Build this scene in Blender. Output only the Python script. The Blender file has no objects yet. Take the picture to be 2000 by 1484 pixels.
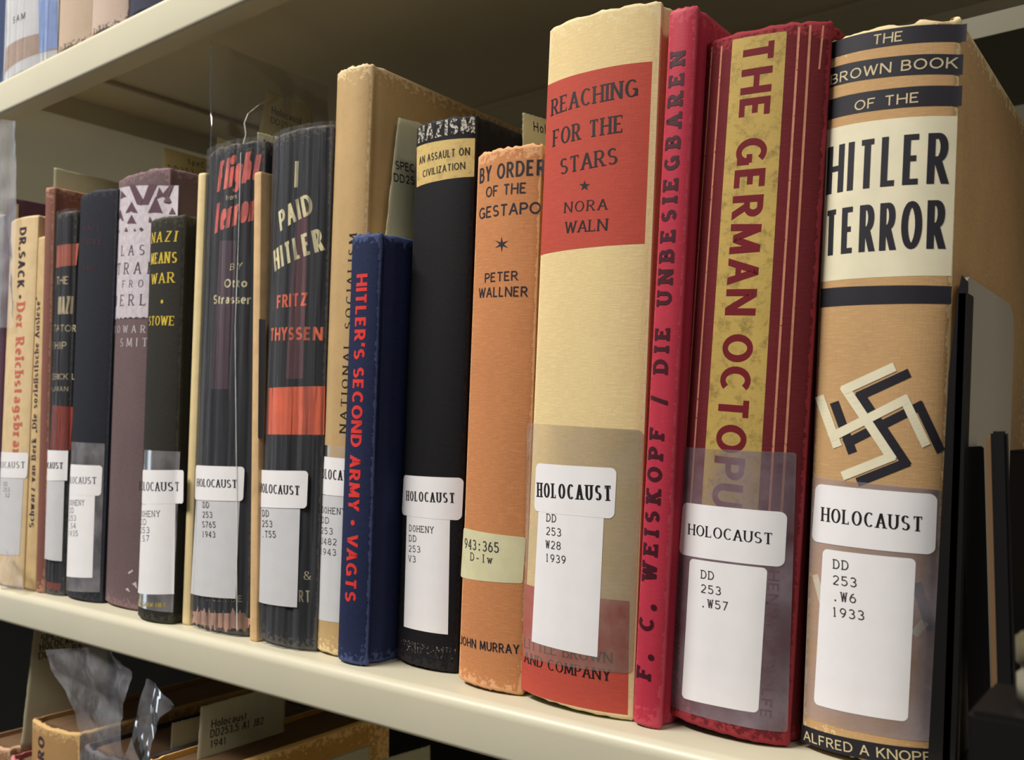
import bpy, math, random
from mathutils import Vector, Matrix
random.seed(7)
S = bpy.context.scene
COL = S.collection
V3 = Vector

# ------------------------------------------------------------------ camera
F = 1785.5; YAW = .6522; PITCH = .0548; ROLL = .0011
CAM = V3((0, -.268, .1011))
def basis():
    cy, sy, cp, sp = math.cos(YAW), math.sin(YAW), math.cos(PITCH), math.sin(PITCH)
    f = V3((-sy*cp, cy*cp, sp)); r = V3((cy, sy, 0)); u = r.cross(f)
    cr, sr = math.cos(ROLL), math.sin(ROLL)
    return cr*r+sr*u, -sr*r+cr*u, f
RT, UP, FW = basis()
cam_data = bpy.data.cameras.new('camera'); cam = bpy.data.objects.new('camera', cam_data); COL.objects.link(cam)
cam.matrix_world = Matrix(((RT.x, UP.x, -FW.x, CAM.x), (RT.y, UP.y, -FW.y, CAM.y), (RT.z, UP.z, -FW.z, CAM.z), (0, 0, 0, 1)))
cam_data.sensor_fit = 'HORIZONTAL'; cam_data.sensor_width = 36; cam_data.lens = 36*F/2000
cam_data.clip_start = .01; cam_data.clip_end = 30
cam_data.dof.use_dof = True; cam_data.dof.focus_distance = .335; cam_data.dof.aperture_fstop = 23
S.camera = cam
# ------------------------------------------------------------------ light
w = bpy.data.worlds.new('world'); S.world = w; w.use_nodes = True
w.node_tree.nodes['Background'].inputs[0].default_value = (.95, .96, 1, 1)
w.node_tree.nodes['Background'].inputs[1].default_value = .085
def area(name, loc, target, sx, sy, power, col):
    l = bpy.data.lights.new(name, 'AREA'); l.shape = 'RECTANGLE'; l.size = sx; l.size_y = sy; l.energy = power; l.color = col
    o = bpy.data.objects.new(name, l); COL.objects.link(o); o.location = loc
    o.rotation_euler = (V3(target)-V3(loc)).to_track_quat('-Z', 'Y').to_euler()
    return o
area('ceiling_tube_or_fill', (-.95, -.9, 1.45), (-.35, 0, .1), 1.2, .16, 50, (1, .955, .89))
area('ceiling_tube_or_fill', (1.1, -.8, 1.1), (0, 0, .1), 1.2, .16, 7, (1, .955, .89))  # added fill from the right for the bookend plate and cover sides
area('added_streak_light', (-2.3, -.75, .25), (-.4, 0, .15), .4, 1.6, 2.6, (.8, .9, 1))  # added unseen cool source, draws vertical streaks on the clear jackets
area('far_aisle_ceiling_tube', (-.9, 1.6, 1.6), (-.3, .9, 0), 1.2, .2, 3.2, (1, .95, .8))
S.view_settings.view_transform = 'Standard'; S.view_settings.look = 'None'
S.view_settings.gamma = 1; S.view_settings.use_curve_mapping = False
S.view_settings.exposure = 0

# ------------------------------------------------------------------ pixel helpers
def ray(px):
    d = FW + RT*((px[0]-1000)/F) - UP*((px[1]-742)/F)
    return d
def on_plane(px, p, n):
    d = ray(px); t = (p-CAM).dot(n)/d.dot(n)
    return CAM+d*t
YN = V3((0, 1, 0)); XN = V3((1, 0, 0)); ZN = V3((0, 0, 1))
def hsh(i): return (math.sin(i*127.1+11.7)*43758.5453) % 1
def noise1(x):
    i = math.floor(x); f = x-i; f = f*f*(3-2*f)
    return (hsh(i)*(1-f)+hsh(i+1)*f)*2-1
def fbm(x): return noise1(x)+.5*noise1(x*2.3+7)+.3*noise1(x*5.1+3)

# ------------------------------------------------------------------ materials
def lin(c):
    return tuple(((x/255)/12.92 if x/255 <= .04045 else (((x/255)+.055)/1.055)**2.4) for x in c)+(1,)
MATS = {}
class NT:
    def __init__(s, name):
        s.m = bpy.data.materials.new(name); s.m.use_nodes = True; s.t = s.m.node_tree
        s.b = s.t.nodes['Principled BSDF']; s.out = s.t.nodes['Material Output']
    def n(s, typ, **kw):
        nd = s.t.nodes.new(typ)
        for k, v in kw.items():
            if k.startswith('i_'):
                key = k[2:]; key = int(key) if key.isdigit() else key.replace('_', ' ')
                nd.inputs[key].default_value = v
            else: setattr(nd, k, v)
        return nd
    def l(s, a, b): s.t.links.new(a, b)
    def ramp(s, fac, a, b, ca=(0, 0, 0, 1), cb=(1, 1, 1, 1)):
        r = s.n('ShaderNodeValToRGB'); r.color_ramp.elements[0].position = a; r.color_ramp.elements[1].position = b
        r.color_ramp.elements[0].color = ca; r.color_ramp.elements[1].color = cb
        s.l(fac, r.inputs[0]); return r.outputs[0]
    def mix(s, fac, a, b, typ='MIX'):
        m = s.n('ShaderNodeMix', data_type='RGBA', blend_type=typ)
        for sock, v in ((m.inputs[0], fac), (m.inputs[6], a), (m.inputs[7], b)):
            if isinstance(v, (int, float, tuple)): sock.default_value = v
            else: s.l(v, sock)
        return m.outputs[2]
    def coords(s, scale=(1, 1, 1)):
        tc = s.n('ShaderNodeTexCoord'); mp = s.n('ShaderNodeMapping'); mp.inputs['Scale'].default_value = scale
        s.l(tc.outputs['Object'], mp.inputs[0]); return mp.outputs[0]
    def noise(s, scale, detail=3, rough=.55, vec=None, dist=0):
        nd = s.n('ShaderNodeTexNoise'); nd.inputs['Scale'].default_value = scale; nd.inputs['Detail'].default_value = detail
        nd.inputs['Roughness'].default_value = rough; nd.inputs['Distortion'].default_value = dist
        s.l(vec if vec is not None else s.coords(), nd.inputs['Vector']); return nd.outputs[0]
def cloth(name, col, wear_or_glint=None, rough=.8, weave=.35, mottle=.25, dirt=None, wear_glint_amt=1., sheen=0, coat=0, blot=0.):
    """book cloth: horizontal threads, mottling, rubbed edges or painted edge highlights (edge attribute)"""
    if name in MATS: return MATS[name]
    N = NT(name); c = lin(col)
    dk = tuple(x*.62 for x in c[:3])+(1,)
    base = N.mix(N.ramp(N.noise(28, 4), .35, .7), c, N.mix(.5*mottle*2, c, dk))
    thr = N.noise(1, 2, .6, N.coords((260, 260, 2600)))
    base = N.mix(N.ramp(thr, .45, .75), base, N.mix(weave*.9, base, tuple(min(1, x*1.35+.01) for x in c[:3])+(1,)))
    thr2 = N.noise(1, 2, .6, N.coords((2400, 400, 300)))
    base = N.mix(N.ramp(thr2, .55, .8), base, N.mix(weave*.7, base, dk))
    if blot:
        base = N.mix(N.ramp(N.noise(190, 6, .75), .5, .64, (0, 0, 0, 1), (blot, blot, blot, 1)), base, tuple(x*.45 for x in c[:3])+(1,))
    if wear_or_glint:
        at = N.n('ShaderNodeAttribute', attribute_name='edge')
        nz = N.noise(420, 4, .7)
        ad = N.n('ShaderNodeMath', operation='MULTIPLY_ADD'); N.l(at.outputs['Fac'], ad.inputs[0]); ad.inputs[1].default_value = 1.; 
        N.l(nz, ad.inputs[2])
        f = N.ramp(ad.outputs[0], .93, 1.4, (0, 0, 0, 1), (wear_glint_amt, wear_glint_amt, wear_glint_amt, 1))
        base = N.mix(f, base, lin(wear_or_glint))
    N.l(base, N.b.inputs['Base Color'])
    N.b.inputs['Roughness'].default_value = rough
    N.b.inputs['Specular IOR Level'].default_value = .18
    if coat: N.b.inputs['Coat Weight'].default_value = coat; N.b.inputs['Coat Roughness'].default_value = .2
    bp = N.n('ShaderNodeBump'); bp.inputs['Strength'].default_value = weave; bp.inputs['Distance'].default_value = .00012
    ad = N.n('ShaderNodeMath', operation='ADD'); N.l(thr, ad.inputs[0]); N.l(thr2, ad.inputs[1])
    N.l(ad.outputs[0], bp.inputs['Height']); N.l(bp.outputs[0], N.b.inputs['Normal'])
    MATS[name] = N.m; return N.m
def paper(name, col, rough=.6, mottle=.08, scale=120, worn=0., wscale=500, spec=.3):
    if name in MATS: return MATS[name]
    N = NT(name); c = lin(col)
    dk = tuple(x*(1-mottle*2) for x in c[:3])+(1,)
    base = N.mix(N.ramp(N.noise(scale, 4), .35, .7), c, dk)
    N.l(base, N.b.inputs['Base Color']); N.b.inputs['Roughness'].default_value = rough
    N.b.inputs['Specular IOR Level'].default_value = spec
    if worn:
        f = N.ramp(N.noise(wscale, 4, .7), .5+(worn-.5)*.5-.03, .5+(worn-.5)*.5+.03, (1, 1, 1, 1), (0, 0, 0, 1))
        N.l(f, N.b.inputs['Alpha'])
    MATS[name] = N.m; return N.m
def film(name, haze=.1, col=(235, 235, 235), rough=.12, bump=0., bscale=(120, 120, 8), gl=.25):
    """clear plastic: mostly transparent, some milky haze, clear gloss"""
    if name in MATS: return MATS[name]
    N = NT(name); N.t.nodes.remove(N.b)
    tr = N.n('ShaderNodeBsdfTransparent'); tr.inputs[0].default_value = (.97, .97, .97, 1)
    df = N.n('ShaderNodeBsdfDiffuse'); df.inputs[0].default_value = lin(col)
    gs = N.n('ShaderNodeBsdfGlossy'); gs.inputs['Roughness'].default_value = rough
    fr = N.n('ShaderNodeLayerWeight'); fr.inputs[0].default_value = gl
    m1 = N.n('ShaderNodeMixShader'); m2 = N.n('ShaderNodeMixShader')
    nz = N.ramp(N.noise(1, 4, .6, N.coords(bscale)), .3, .75, (haze*.4,)*3+(1,), (haze*1.8,)*3+(1,))
    N.l(nz, m1.inputs[0]); N.l(tr.outputs[0], m1.inputs[1]); N.l(df.outputs[0], m1.inputs[2])
    N.l(fr.outputs['Fresnel'], m2.inputs[0]); N.l(m1.outputs[0], m2.inputs[1]); N.l(gs.outputs[0], m2.inputs[2])
    if bump:
        bp = N.n('ShaderNodeBump'); bp.inputs['Strength'].default_value = bump; bp.inputs['Distance'].default_value = .002
        N.l(N.noise(1, 3, .5, N.coords(bscale), .4), bp.inputs['Height'])
        N.l(bp.outputs[0], gs.inputs['Normal']); N.l(bp.outputs[0], fr.inputs['Normal'])
    N.l(m2.outputs[0], N.out.inputs[0]); MATS[name] = N.m; return N.m
def pages_mat(name, col):
    if name in MATS: return MATS[name]
    N = NT(name); c = lin(col); dk = tuple(x*.55 for x in c[:3])+(1,)
    base = N.mix(N.ramp(N.noise(1, 2, .7, N.coords((3500, 30, 30))), .4, .65), c, dk)
    N.l(base, N.b.inputs['Base Color']); N.b.inputs['Roughness'].default_value = .85
    MATS[name] = N.m; return N.m
def metal(name, col, rough=.4, bump=.1, mottle=.1):
    if name in MATS: return MATS[name]
    N = NT(name); c = lin(col); dk = tuple(x*(1-mottle) for x in c[:3])+(1,)
    N.l(N.mix(N.ramp(N.noise(14, 5), .35, .7), c, dk), N.b.inputs['Base Color'])
    N.b.inputs['Roughness'].default_value = rough; N.b.inputs['Specular IOR Level'].default_value = .4
    bp = N.n('ShaderNodeBump'); bp.inputs['Strength'].default_value = bump; bp.inputs['Distance'].default_value = .0003
    N.l(N.noise(700, 2), bp.inputs['Height']); N.l(bp.outputs[0], N.b.inputs['Normal'])
    MATS[name] = N.m; return N.m

# ------------------------------------------------------------------ meshes
def mesh_obj(name, verts, faces, mat, parent=None, smooth=True, edge=None, auto=35):
    me = bpy.data.meshes.new(name); me.from_pydata([tuple(v) for v in verts], [], faces)
    if edge:
        a = me.attributes.new('edge', 'FLOAT', 'POINT')
        a.data.foreach_set('value', edge)
    me.materials.append(mat)
    import bmesh
    bm = bmesh.new(); bm.from_mesh(me); bmesh.ops.recalc_face_normals(bm, faces=bm.faces); bm.to_mesh(me); bm.free()
    if smooth:
        me.shade_smooth()
        try: me.set_sharp_from_angle(angle=math.radians(auto))
        except Exception: pass
    o = bpy.data.objects.new(name, me); COL.objects.link(o)
    if parent: o.parent = parent
    return o
def tag(o, label=None, cat=None, group=None, kind=None):
    if label: o['label'] = label
    if cat: o['category'] = cat
    if group: o['group'] = group
    if kind: o['kind'] = kind
    return o
def box(name, x0, x1, y0, y1, z0, z1, mat, parent=None, bev=.0004):
    import bmesh
    bm = bmesh.new(); bmesh.ops.create_cube(bm, size=1)
    for v in bm.verts: v.co = V3(((x0+x1)/2+v.co.x*(x1-x0), (y0+y1)/2+v.co.y*(y1-y0), (z0+z1)/2+v.co.z*(z1-z0)))
    if bev: bmesh.ops.bevel(bm, geom=bm.edges[:], offset=bev, segments=2, affect='EDGES')
    me = bpy.data.meshes.new(name); bm.to_mesh(me); bm.free(); me.materials.append(mat)
    o = bpy.data.objects.new(name, me); COL.objects.link(o)
    if parent: o.parent = parent
    return o
def prism_x(name, prof, x0, x1, mat, parent=None, auto=35):
    """closed profile of (y,z) extruded along x"""
    n = len(prof); vs = [(x0, y, z) for y, z in prof]+[(x1, y, z) for y, z in prof]
    fs = [(i, (i+1) % n, n+(i+1) % n, n+i) for i in range(n)]+[tuple(range(n)), tuple(range(2*n-1, n-1, -1))]
    return mesh_obj(name, vs, fs, mat, parent, auto=auto)

# ------------------------------------------------------------------ stroke font (outlines built here, no font files)
def arc(cx, cy, rx, ry, a0, a1, n=14):
    return [(cx+rx*math.cos(math.radians(a0+(a1-a0)*i/n)), cy+ry*math.sin(math.radians(a0+(a1-a0)*i/n))) for i in range(n+1)]
# each glyph: (width, [strokes]); stroke = (kind, pts, serif ends) ; kind 'l' straight 'c' curve; serif: 's' start 'e' end
def L(x0, y0, x1, y1, s=''): return ('l', [(x0, y0), (x1, y1)], s)
def Cv(*seg):
    p = []
    for q in seg: p += q if isinstance(q, list) else [q]
    return ('c', p, '')
G = {
'A': (.8, [L(0, 0, .4, 1, 's'), L(.8, 0, .4, 1, 's'), L(.15, .35, .65, .35)]),
'B': (.65, [L(.0, 0, .0, 1, 'se'), Cv((0, 1), (.3, 1), arc(.34, .76, .24, .24, 90, -90), (0, .52)), Cv((0, .52), (.35, .52), arc(.37, .26, .28, .26, 90, -90), (0, 0))]),
'C': (.75, [Cv(arc(.42, .5, .42, .5, 48, 312, 24))]),
'D': (.75, [L(0, 0, 0, 1, 'se'), Cv((0, 1), (.25, 1), arc(.27, .5, .48, .5, 90, -90, 20), (0, 0))]),
'E': (.6, [L(0, 0, 0, 1, 'se'), L(0, 1, .58, 1, 'v'), L(0, .52, .48, .52), L(0, 0, .6, 0, 'w')]),
'F': (.58, [L(0, 0, 0, 1, 'se'), L(0, 1, .58, 1, 'v'), L(0, .5, .48, .5)]),
'G': (.8, [Cv(arc(.42, .5, .42, .5, 48, 330, 24)), L(.79, .05, .79, .45), L(.5, .45, .85, .45)]),
'H': (.75, [L(0, 0, 0, 1, 'se'), L(.75, 0, .75, 1, 'se'), L(0, .51, .75, .51)]),
'I': (.0, [L(0, 0, 0, 1, 'se')]),
'J': (.4, [L(.4, .25, .4, 1, 'e'), Cv(arc(.2, .25, .2, .25, 0, -150, 10))]),
'K': (.7, [L(0, 0, 0, 1, 'se'), L(.03, .4, .66, 1, 'e'), L(.24, .58, .7, 0, 'e')]),
'L': (.55, [L(0, 0, 0, 1, 'se'), L(0, 0, .55, 0, 'w')]),
'M': (.95, [L(0, 0, .06, 1, 'se'), L(.06, 1, .475, .1), L(.89, 1, .475, .1), L(.95, 0, .89, 1, 'se')]),
'N': (.78, [L(0, 0, 0, 1, 'se'), L(0, 1, .78, 0), L(.78, 0, .78, 1, 'e')]),
'O': (.85, [Cv(arc(.425, .5, .425, .5, 0, 360, 28))]),
'P': (.62, [L(0, 0, 0, 1, 'se'), Cv((0, 1), (.3, 1), arc(.34, .73, .28, .27, 90, -90), (0, .46))]),
'Q': (.85, [Cv(arc(.425, .5, .425, .5, 0, 360, 28)), L(.45, .25, .85, -.1)]),
'R': (.68, [L(0, 0, 0, 1, 'se'), Cv((0, 1), (.3, 1), arc(.33, .74, .26, .26, 90, -90), (0, .48)), L(.3, .48, .68, 0, 'e')]),
'S': (.6, [Cv(arc(.3, .745, .27, .255, 35, 270, 14), arc(.3, .25, .3, .24, 90, -145, 14)[1:])]),
'T': (.7, [L(.35, 0, .35, 1, 's'), L(0, 1, .7, 1, 'vx')]),
'U': (.74, [Cv((0, 1), (0, .4), arc(.37, .36, .37, .36, 180, 360, 18), (.74, 1)), ('l', [(0, .9), (0, 1)], 'e'), ('l', [(.74, .9), (.74, 1)], 'e')]),
'V': (.76, [L(0, 1, .38, 0, 's'), L(.76, 1, .38, 0, 's')]),
'W': (1.1, [L(0, 1, .28, 0, 's'), L(.55, .95, .28, 0), L(.55, .95, .82, 0), L(1.1, 1, .82, 0, 's')]),
'X': (.72, [L(0, 0, .72, 1, 'se'), L(.72, 0, 0, 1, 'se')]),
'Y': (.72, [L(0, 1, .36, .45, 's'), L(.72, 1, .36, .45, 's'), L(.36, 0, .36, .5, 's')]),
'Z': (.65, [L(0, 1, .65, 1), L(0, 0, .62, 1), L(0, 0, .65, 0)]),
'0': (.6, [Cv(arc(.3, .5, .3, .5, 0, 360, 24))]),
'1': (.3, [L(.15, 0, .15, 1, 's'), L(0, .82, .15, 1)]),
'2': (.58, [Cv(arc(.29, .72, .28, .28, 160, -35, 14), (.0, .0)), L(0, 0, .58, 0)]),
'3': (.56, [Cv(arc(.26, .76, .25, .24, 150, -90, 14)), Cv(arc(.26, .26, .29, .26, 90, -150, 14))]),
'4': (.6, [L(.45, 0, .45, 1, 's'), L(0, .3, .45, 1), L(0, .3, .62, .3)]),
'5': (.56, [L(.06, 1, .52, 1), L(.06, .55, .06, 1), Cv((.06, .56), arc(.25, .31, .3, .31, 110, -150, 16))]),
'6': (.58, [Cv(arc(.29, .3, .28, .3, 0, 360, 20)), Cv((.02, .33), (.08, .62), (.22, .86), (.42, 1))]),
'7': (.55, [L(0, 1, .55, 1), L(.15, 0, .55, 1)]),
'8': (.56, [Cv(arc(.28, .75, .24, .25, 0, 360, 20)), Cv(arc(.28, .26, .28, .26, 0, 360, 20))]),
'9': (.58, [Cv(arc(.29, .7, .28, .3, 0, 360, 20)), Cv((.56, .67), (.5, .38), (.36, .14), (.16, 0))]),
'.': (.08, [('dot', [(.04, .06)], '')]), '·': (.3, [('dot', [(.15, .5)], '')]), ':': (.08, [('dot', [(.04, .1)], ''), ('dot', [(.04, .6)], '')]),
',': (.1, [L(.08, .1, 0, -.15)]), "'": (.1, [L(.03, .7, .07, 1)]), '-': (.35, [L(0, .4, .35, .4)]), '/': (.4, [L(0, -.1, .4, 1.05)]),
'„': (.22, [L(.06, .12, 0, -.12), L(.22, .12, .16, -.12)]), '“': (.22, [L(0, .75, .06, 1), L(.16, .75, .22, 1)]),
'&': (.75, [Cv(arc(.3, .78, .18, .2, -30, 200, 12), (.6, .05), (.68, 0)), Cv((.42, .62), arc(.3, .26, .28, .26, 130, 330, 14), (.68, .45))]),
'a': (.5, [Cv((.04, .58), (.2, .68), (.38, .64), (.45, .5), (.45, .0)), Cv(arc(.24, .19, .22, .19, 60, 380, 18))]),
'b': (.52, [L(0, 0, 0, 1, 'e'), Cv(arc(.25, .33, .26, .33, 0, 360, 20))]),
'c': (.48, [Cv(arc(.28, .33, .27, .33, 50, 310, 18))]),
'd': (.52, [L(.52, 0, .52, 1, 'e'), Cv(arc(.27, .33, .26, .33, 0, 360, 20))]),
'e': (.5, [Cv((.02, .36), (.5, .36), arc(.26, .33, .25, .33, 8, 310, 20))]),
'f': (.34, [Cv(arc(.3, .8, .16, .2, 60, 180, 8), (.14, 0)), L(0, .64, .32, .64)]),
'g': (.5, [Cv(arc(.25, .38, .24, .28, 0, 360, 20)), Cv((.5, .66), (.5, -.1), arc(.26, -.1, .24, .17, 0, -150, 10))]),
'h': (.5, [L(0, 0, 0, 1, 'se'), Cv((0, .4), arc(.25, .42, .25, .24, 170, 0, 12), (.5, 0))]),
'i': (.0, [L(0, 0, 0, .66, 's'), ('dot', [(0, .88)], '')]),
'k': (.5, [L(0, 0, 0, 1, 'se'), L(.03, .25, .44, .66), L(.17, .38, .5, 0)]),
'l': (.0, [L(0, 0, 0, 1, 'se')]),
'm': (.8, [L(0, 0, 0, .66, 'se'), Cv((0, .4), arc(.2, .44, .2, .22, 170, 0, 10), (.4, 0)), Cv((.4, .4), arc(.6, .44, .2, .22, 170, 0, 10), (.8, 0))]),
'n': (.5, [L(0, 0, 0, .66, 'se'), Cv((0, .4), arc(.25, .42, .25, .24, 170, 0, 12), (.5, 0))]),
'o': (.54, [Cv(arc(.27, .33, .27, .33, 0, 360, 22))]),
'p': (.52, [L(0, -.3, 0, .66, 'se'), Cv(arc(.25, .33, .26, .33, 0, 360, 20))]),
'r': (.36, [L(0, 0, 0, .66, 'se'), Cv((0, .38), (.1, .58), (.24, .66), (.36, .62))]),
's': (.42, [Cv(arc(.21, .49, .19, .165, 35, 270, 10), arc(.21, .165, .21, .16, 90, -145, 10)[1:])]),
't': (.34, [Cv((.12, .9), (.12, .2), arc(.24, .15, .12, .14, 180, 300, 6)), L(0, .64, .32, .64)]),
'u': (.5, [Cv((0, .66), (0, .25), arc(.25, .24, .25, .24, 180, 350, 12)), L(.5, 0, .5, .66, 'e')]),
'v': (.5, [L(0, .66, .25, 0, 's'), L(.5, .66, .25, 0, 's')]),
'w': (.76, [L(0, .66, .19, 0, 's'), L(.38, .62, .19, 0), L(.38, .62, .57, 0), L(.76, .66, .57, 0, 's')]),
'z': (.45, [L(0, .65, .45, .65), L(0, 0, .43, .65), L(0, 0, .45, 0)]),
'y': (.5, [L(0, .66, .26, 0), L(.5, .66, .16, -.28)]),
}
def stroke_polys(kind, pts, ser, tv, th, sw, sx, n=7):
    """returns list of ribbons, each a list of (left,right) point pairs in glyph units (cap height 1); x already scaled"""
    P = [(x*sx, y) for x, y in pts]; out = []
    if sw: sw = sw*.6+tv/2
    if kind == 'dot':
        x, y = P[0]; r = tv*.75
        out.append([((x-r*c, y-r+2*r*k/4), (x+r*c, y-r+2*r*k/4)) for k, c in enumerate((.45, .9, 1, .9, .45))]); return out
    if kind == 'l':
        (x0, y0), (x1, y1) = P; dx, dy = x1-x0, y1-y0; ln = math.hypot(dx, dy) or 1e-6
        s = abs(dy)/ln; t = th+(tv-th)*s
        if s > .35: off = (t/2/s*1.0, 0)
        else:
            off = (-dy/ln*t/2, dx/ln*t/2)
            if y0 > .99 and y1 > .99 or (.6 < y0 < .67 and y1 == y0 and False): off = (0, t/2); P = [(x0, y0-t/2), (x1, y1-t/2)]
            elif abs(y0) < .01 and abs(y1) < .01: off = (0, t/2); P = [(x0, t/2), (x1, t/2)]
            (x0, y0), (x1, y1) = P
        out.append([((x0+(x1-x0)*k/n-off[0], y0+(y1-y0)*k/n-off[1]), (x0+(x1-x0)*k/n+off[0], y0+(y1-y0)*k/n+off[1])) for k in range(n+1)])
        if sw:
            for flag, (ex, ey) in (('s', P[0]), ('e', P[1])):
                if flag in ser:
                    yy = ey-th*.45 if ey > .5 else ey+th*.45
                    if abs(ey) < .02: yy = th*.45
                    out.append([((ex-sw, yy-th*.45), (ex-sw, yy+th*.45)), ((ex+sw, yy-th*.45), (ex+sw, yy+th*.45))])
            def vs(x, y0, y1): out.append([((x-th*.5, y0), (x+th*.5, y0)), ((x-th*.35, y1), (x+th*.35, y1))])
            if 'v' in ser: vs(P[1][0], 1, 1-sw*1.3)
            if 'x' in ser: vs(P[0][0], 1, 1-sw*1.3)
            if 'w' in ser: vs(P[1][0], 0, sw*1.4)
        return out
    # curve: pull inside so that the outline stays within 0..1
    Q0 = [(x, th/2+y*(1-th)) for x, y in P]; Q = [Q0[0]]
    for q in Q0[1:]:
        l = math.hypot(q[0]-Q[-1][0], q[1]-Q[-1][1]); m_ = max(1, int(l/.12)); p_ = Q[-1]
        Q += [(p_[0]+(q[0]-p_[0])*j/m_, p_[1]+(q[1]-p_[1])*j/m_) for j in range(1, m_+1)]
    m = len(Q); rib = []
    closed = math.hypot(Q[0][0]-Q[-1][0], Q[0][1]-Q[-1][1]) < 1e-5
    for i in range(m):
        a = Q[i-1] if i else (Q[-2] if closed else Q[0]); b = Q[(i+1)] if i < m-1 else (Q[1] if closed else Q[-1])
        dx, dy = b[0]-a[0], b[1]-a[1]; ln = math.hypot(dx, dy) or 1e-6
        s = abs(dy)/ln; t = (th+(tv-th)*s*s)/2
        nx, ny = -dy/ln, dx/ln; x, y = Q[i]
        rib.append(((x-nx*t, y-ny*t), (x+nx*t, y+ny*t)))
    out.append(rib); return out
STY = {  # tv, th, serif half width, spacing, width factor
 'sans': (.15, .13, 0, .26, 1), 'bold': (.22, .185, 0, .26, 1), 'cond': (.13, .115, 0, .17, .85), 'serif': (.165, .07, .12, .3, .95),
 'serifb': (.19, .08, .13, .34, .85), 'type': (.13, .12, .12, .0, .8), 'thin': (.1, .09, 0, .28, 1), 'heavy': (.235, .18, 0, .2, 1),
 'arial': (.15, .13, 0, .22, .85), 'brush': (.2, .16, 0, .24, .8), 'slabw': (.24, .2, .14, .9, .8), 'slab': (.15, .14, .12, .38, .9), 'frak': (.2, .1, .1, .24, .8), 'gold': (.2, .1, .15, .36, .95)}
def layout(txt, style, length, mono=False, slant=0):
    """ribbons for txt scaled to total length (in cap heights)"""
    tv, th, sw, sp, wf = STY[style]
    if mono:
        cw = length/len(txt); res = []
        for i, ch in enumerate(txt):
            if ch not in G: continue
            g = G[ch]; gx = cw*.62/max(g[0], .55) if g[0] > .3 else cw*.62
            ox = i*cw+(cw-g[0]*gx)/2
            for k, p, s in g[1]:
                for rb in stroke_polys(k, p, s, tv, th, sw*.9 if g[0] < .8 else sw*.5, gx):
                    res.append([((a[0]+ox, a[1]), (b[0]+ox, b[1])) for a, b in rb])
            if ch in 'I1': pass
        return res
    adv = []
    for ch in txt: adv.append(.42 if ch == ' ' else G[ch][0]*wf)
    n = len(txt); gap = sp*.5; ns = sum(1 for c in txt if c != ' ')
    for _ in range(12):
        k = (length-ns*tv-(n-1)*gap)/max(sum(adv), 1e-3)
        if k < .33: gap *= .88
    if sum(adv) < .05: k = 1
    if k > 1.12 and n > 1:
        k = 1.12; gap = (length-ns*tv-k*sum(adv))/(n-1)
    res = []; x = 0
    for ch, a in zip(txt, adv):
        if ch != ' ':
            x += tv/2
            for kd, p, s in G[ch][1]:
                for rb in stroke_polys(kd, p, s, tv, th, sw, wf*k):
                    res.append([((q[0]+x+slant*q[1], q[1]), (r[0]+x+slant*r[1], r[1])) for q, r in rb])
            x += tv/2
        x += a*k+gap
    return res

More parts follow.
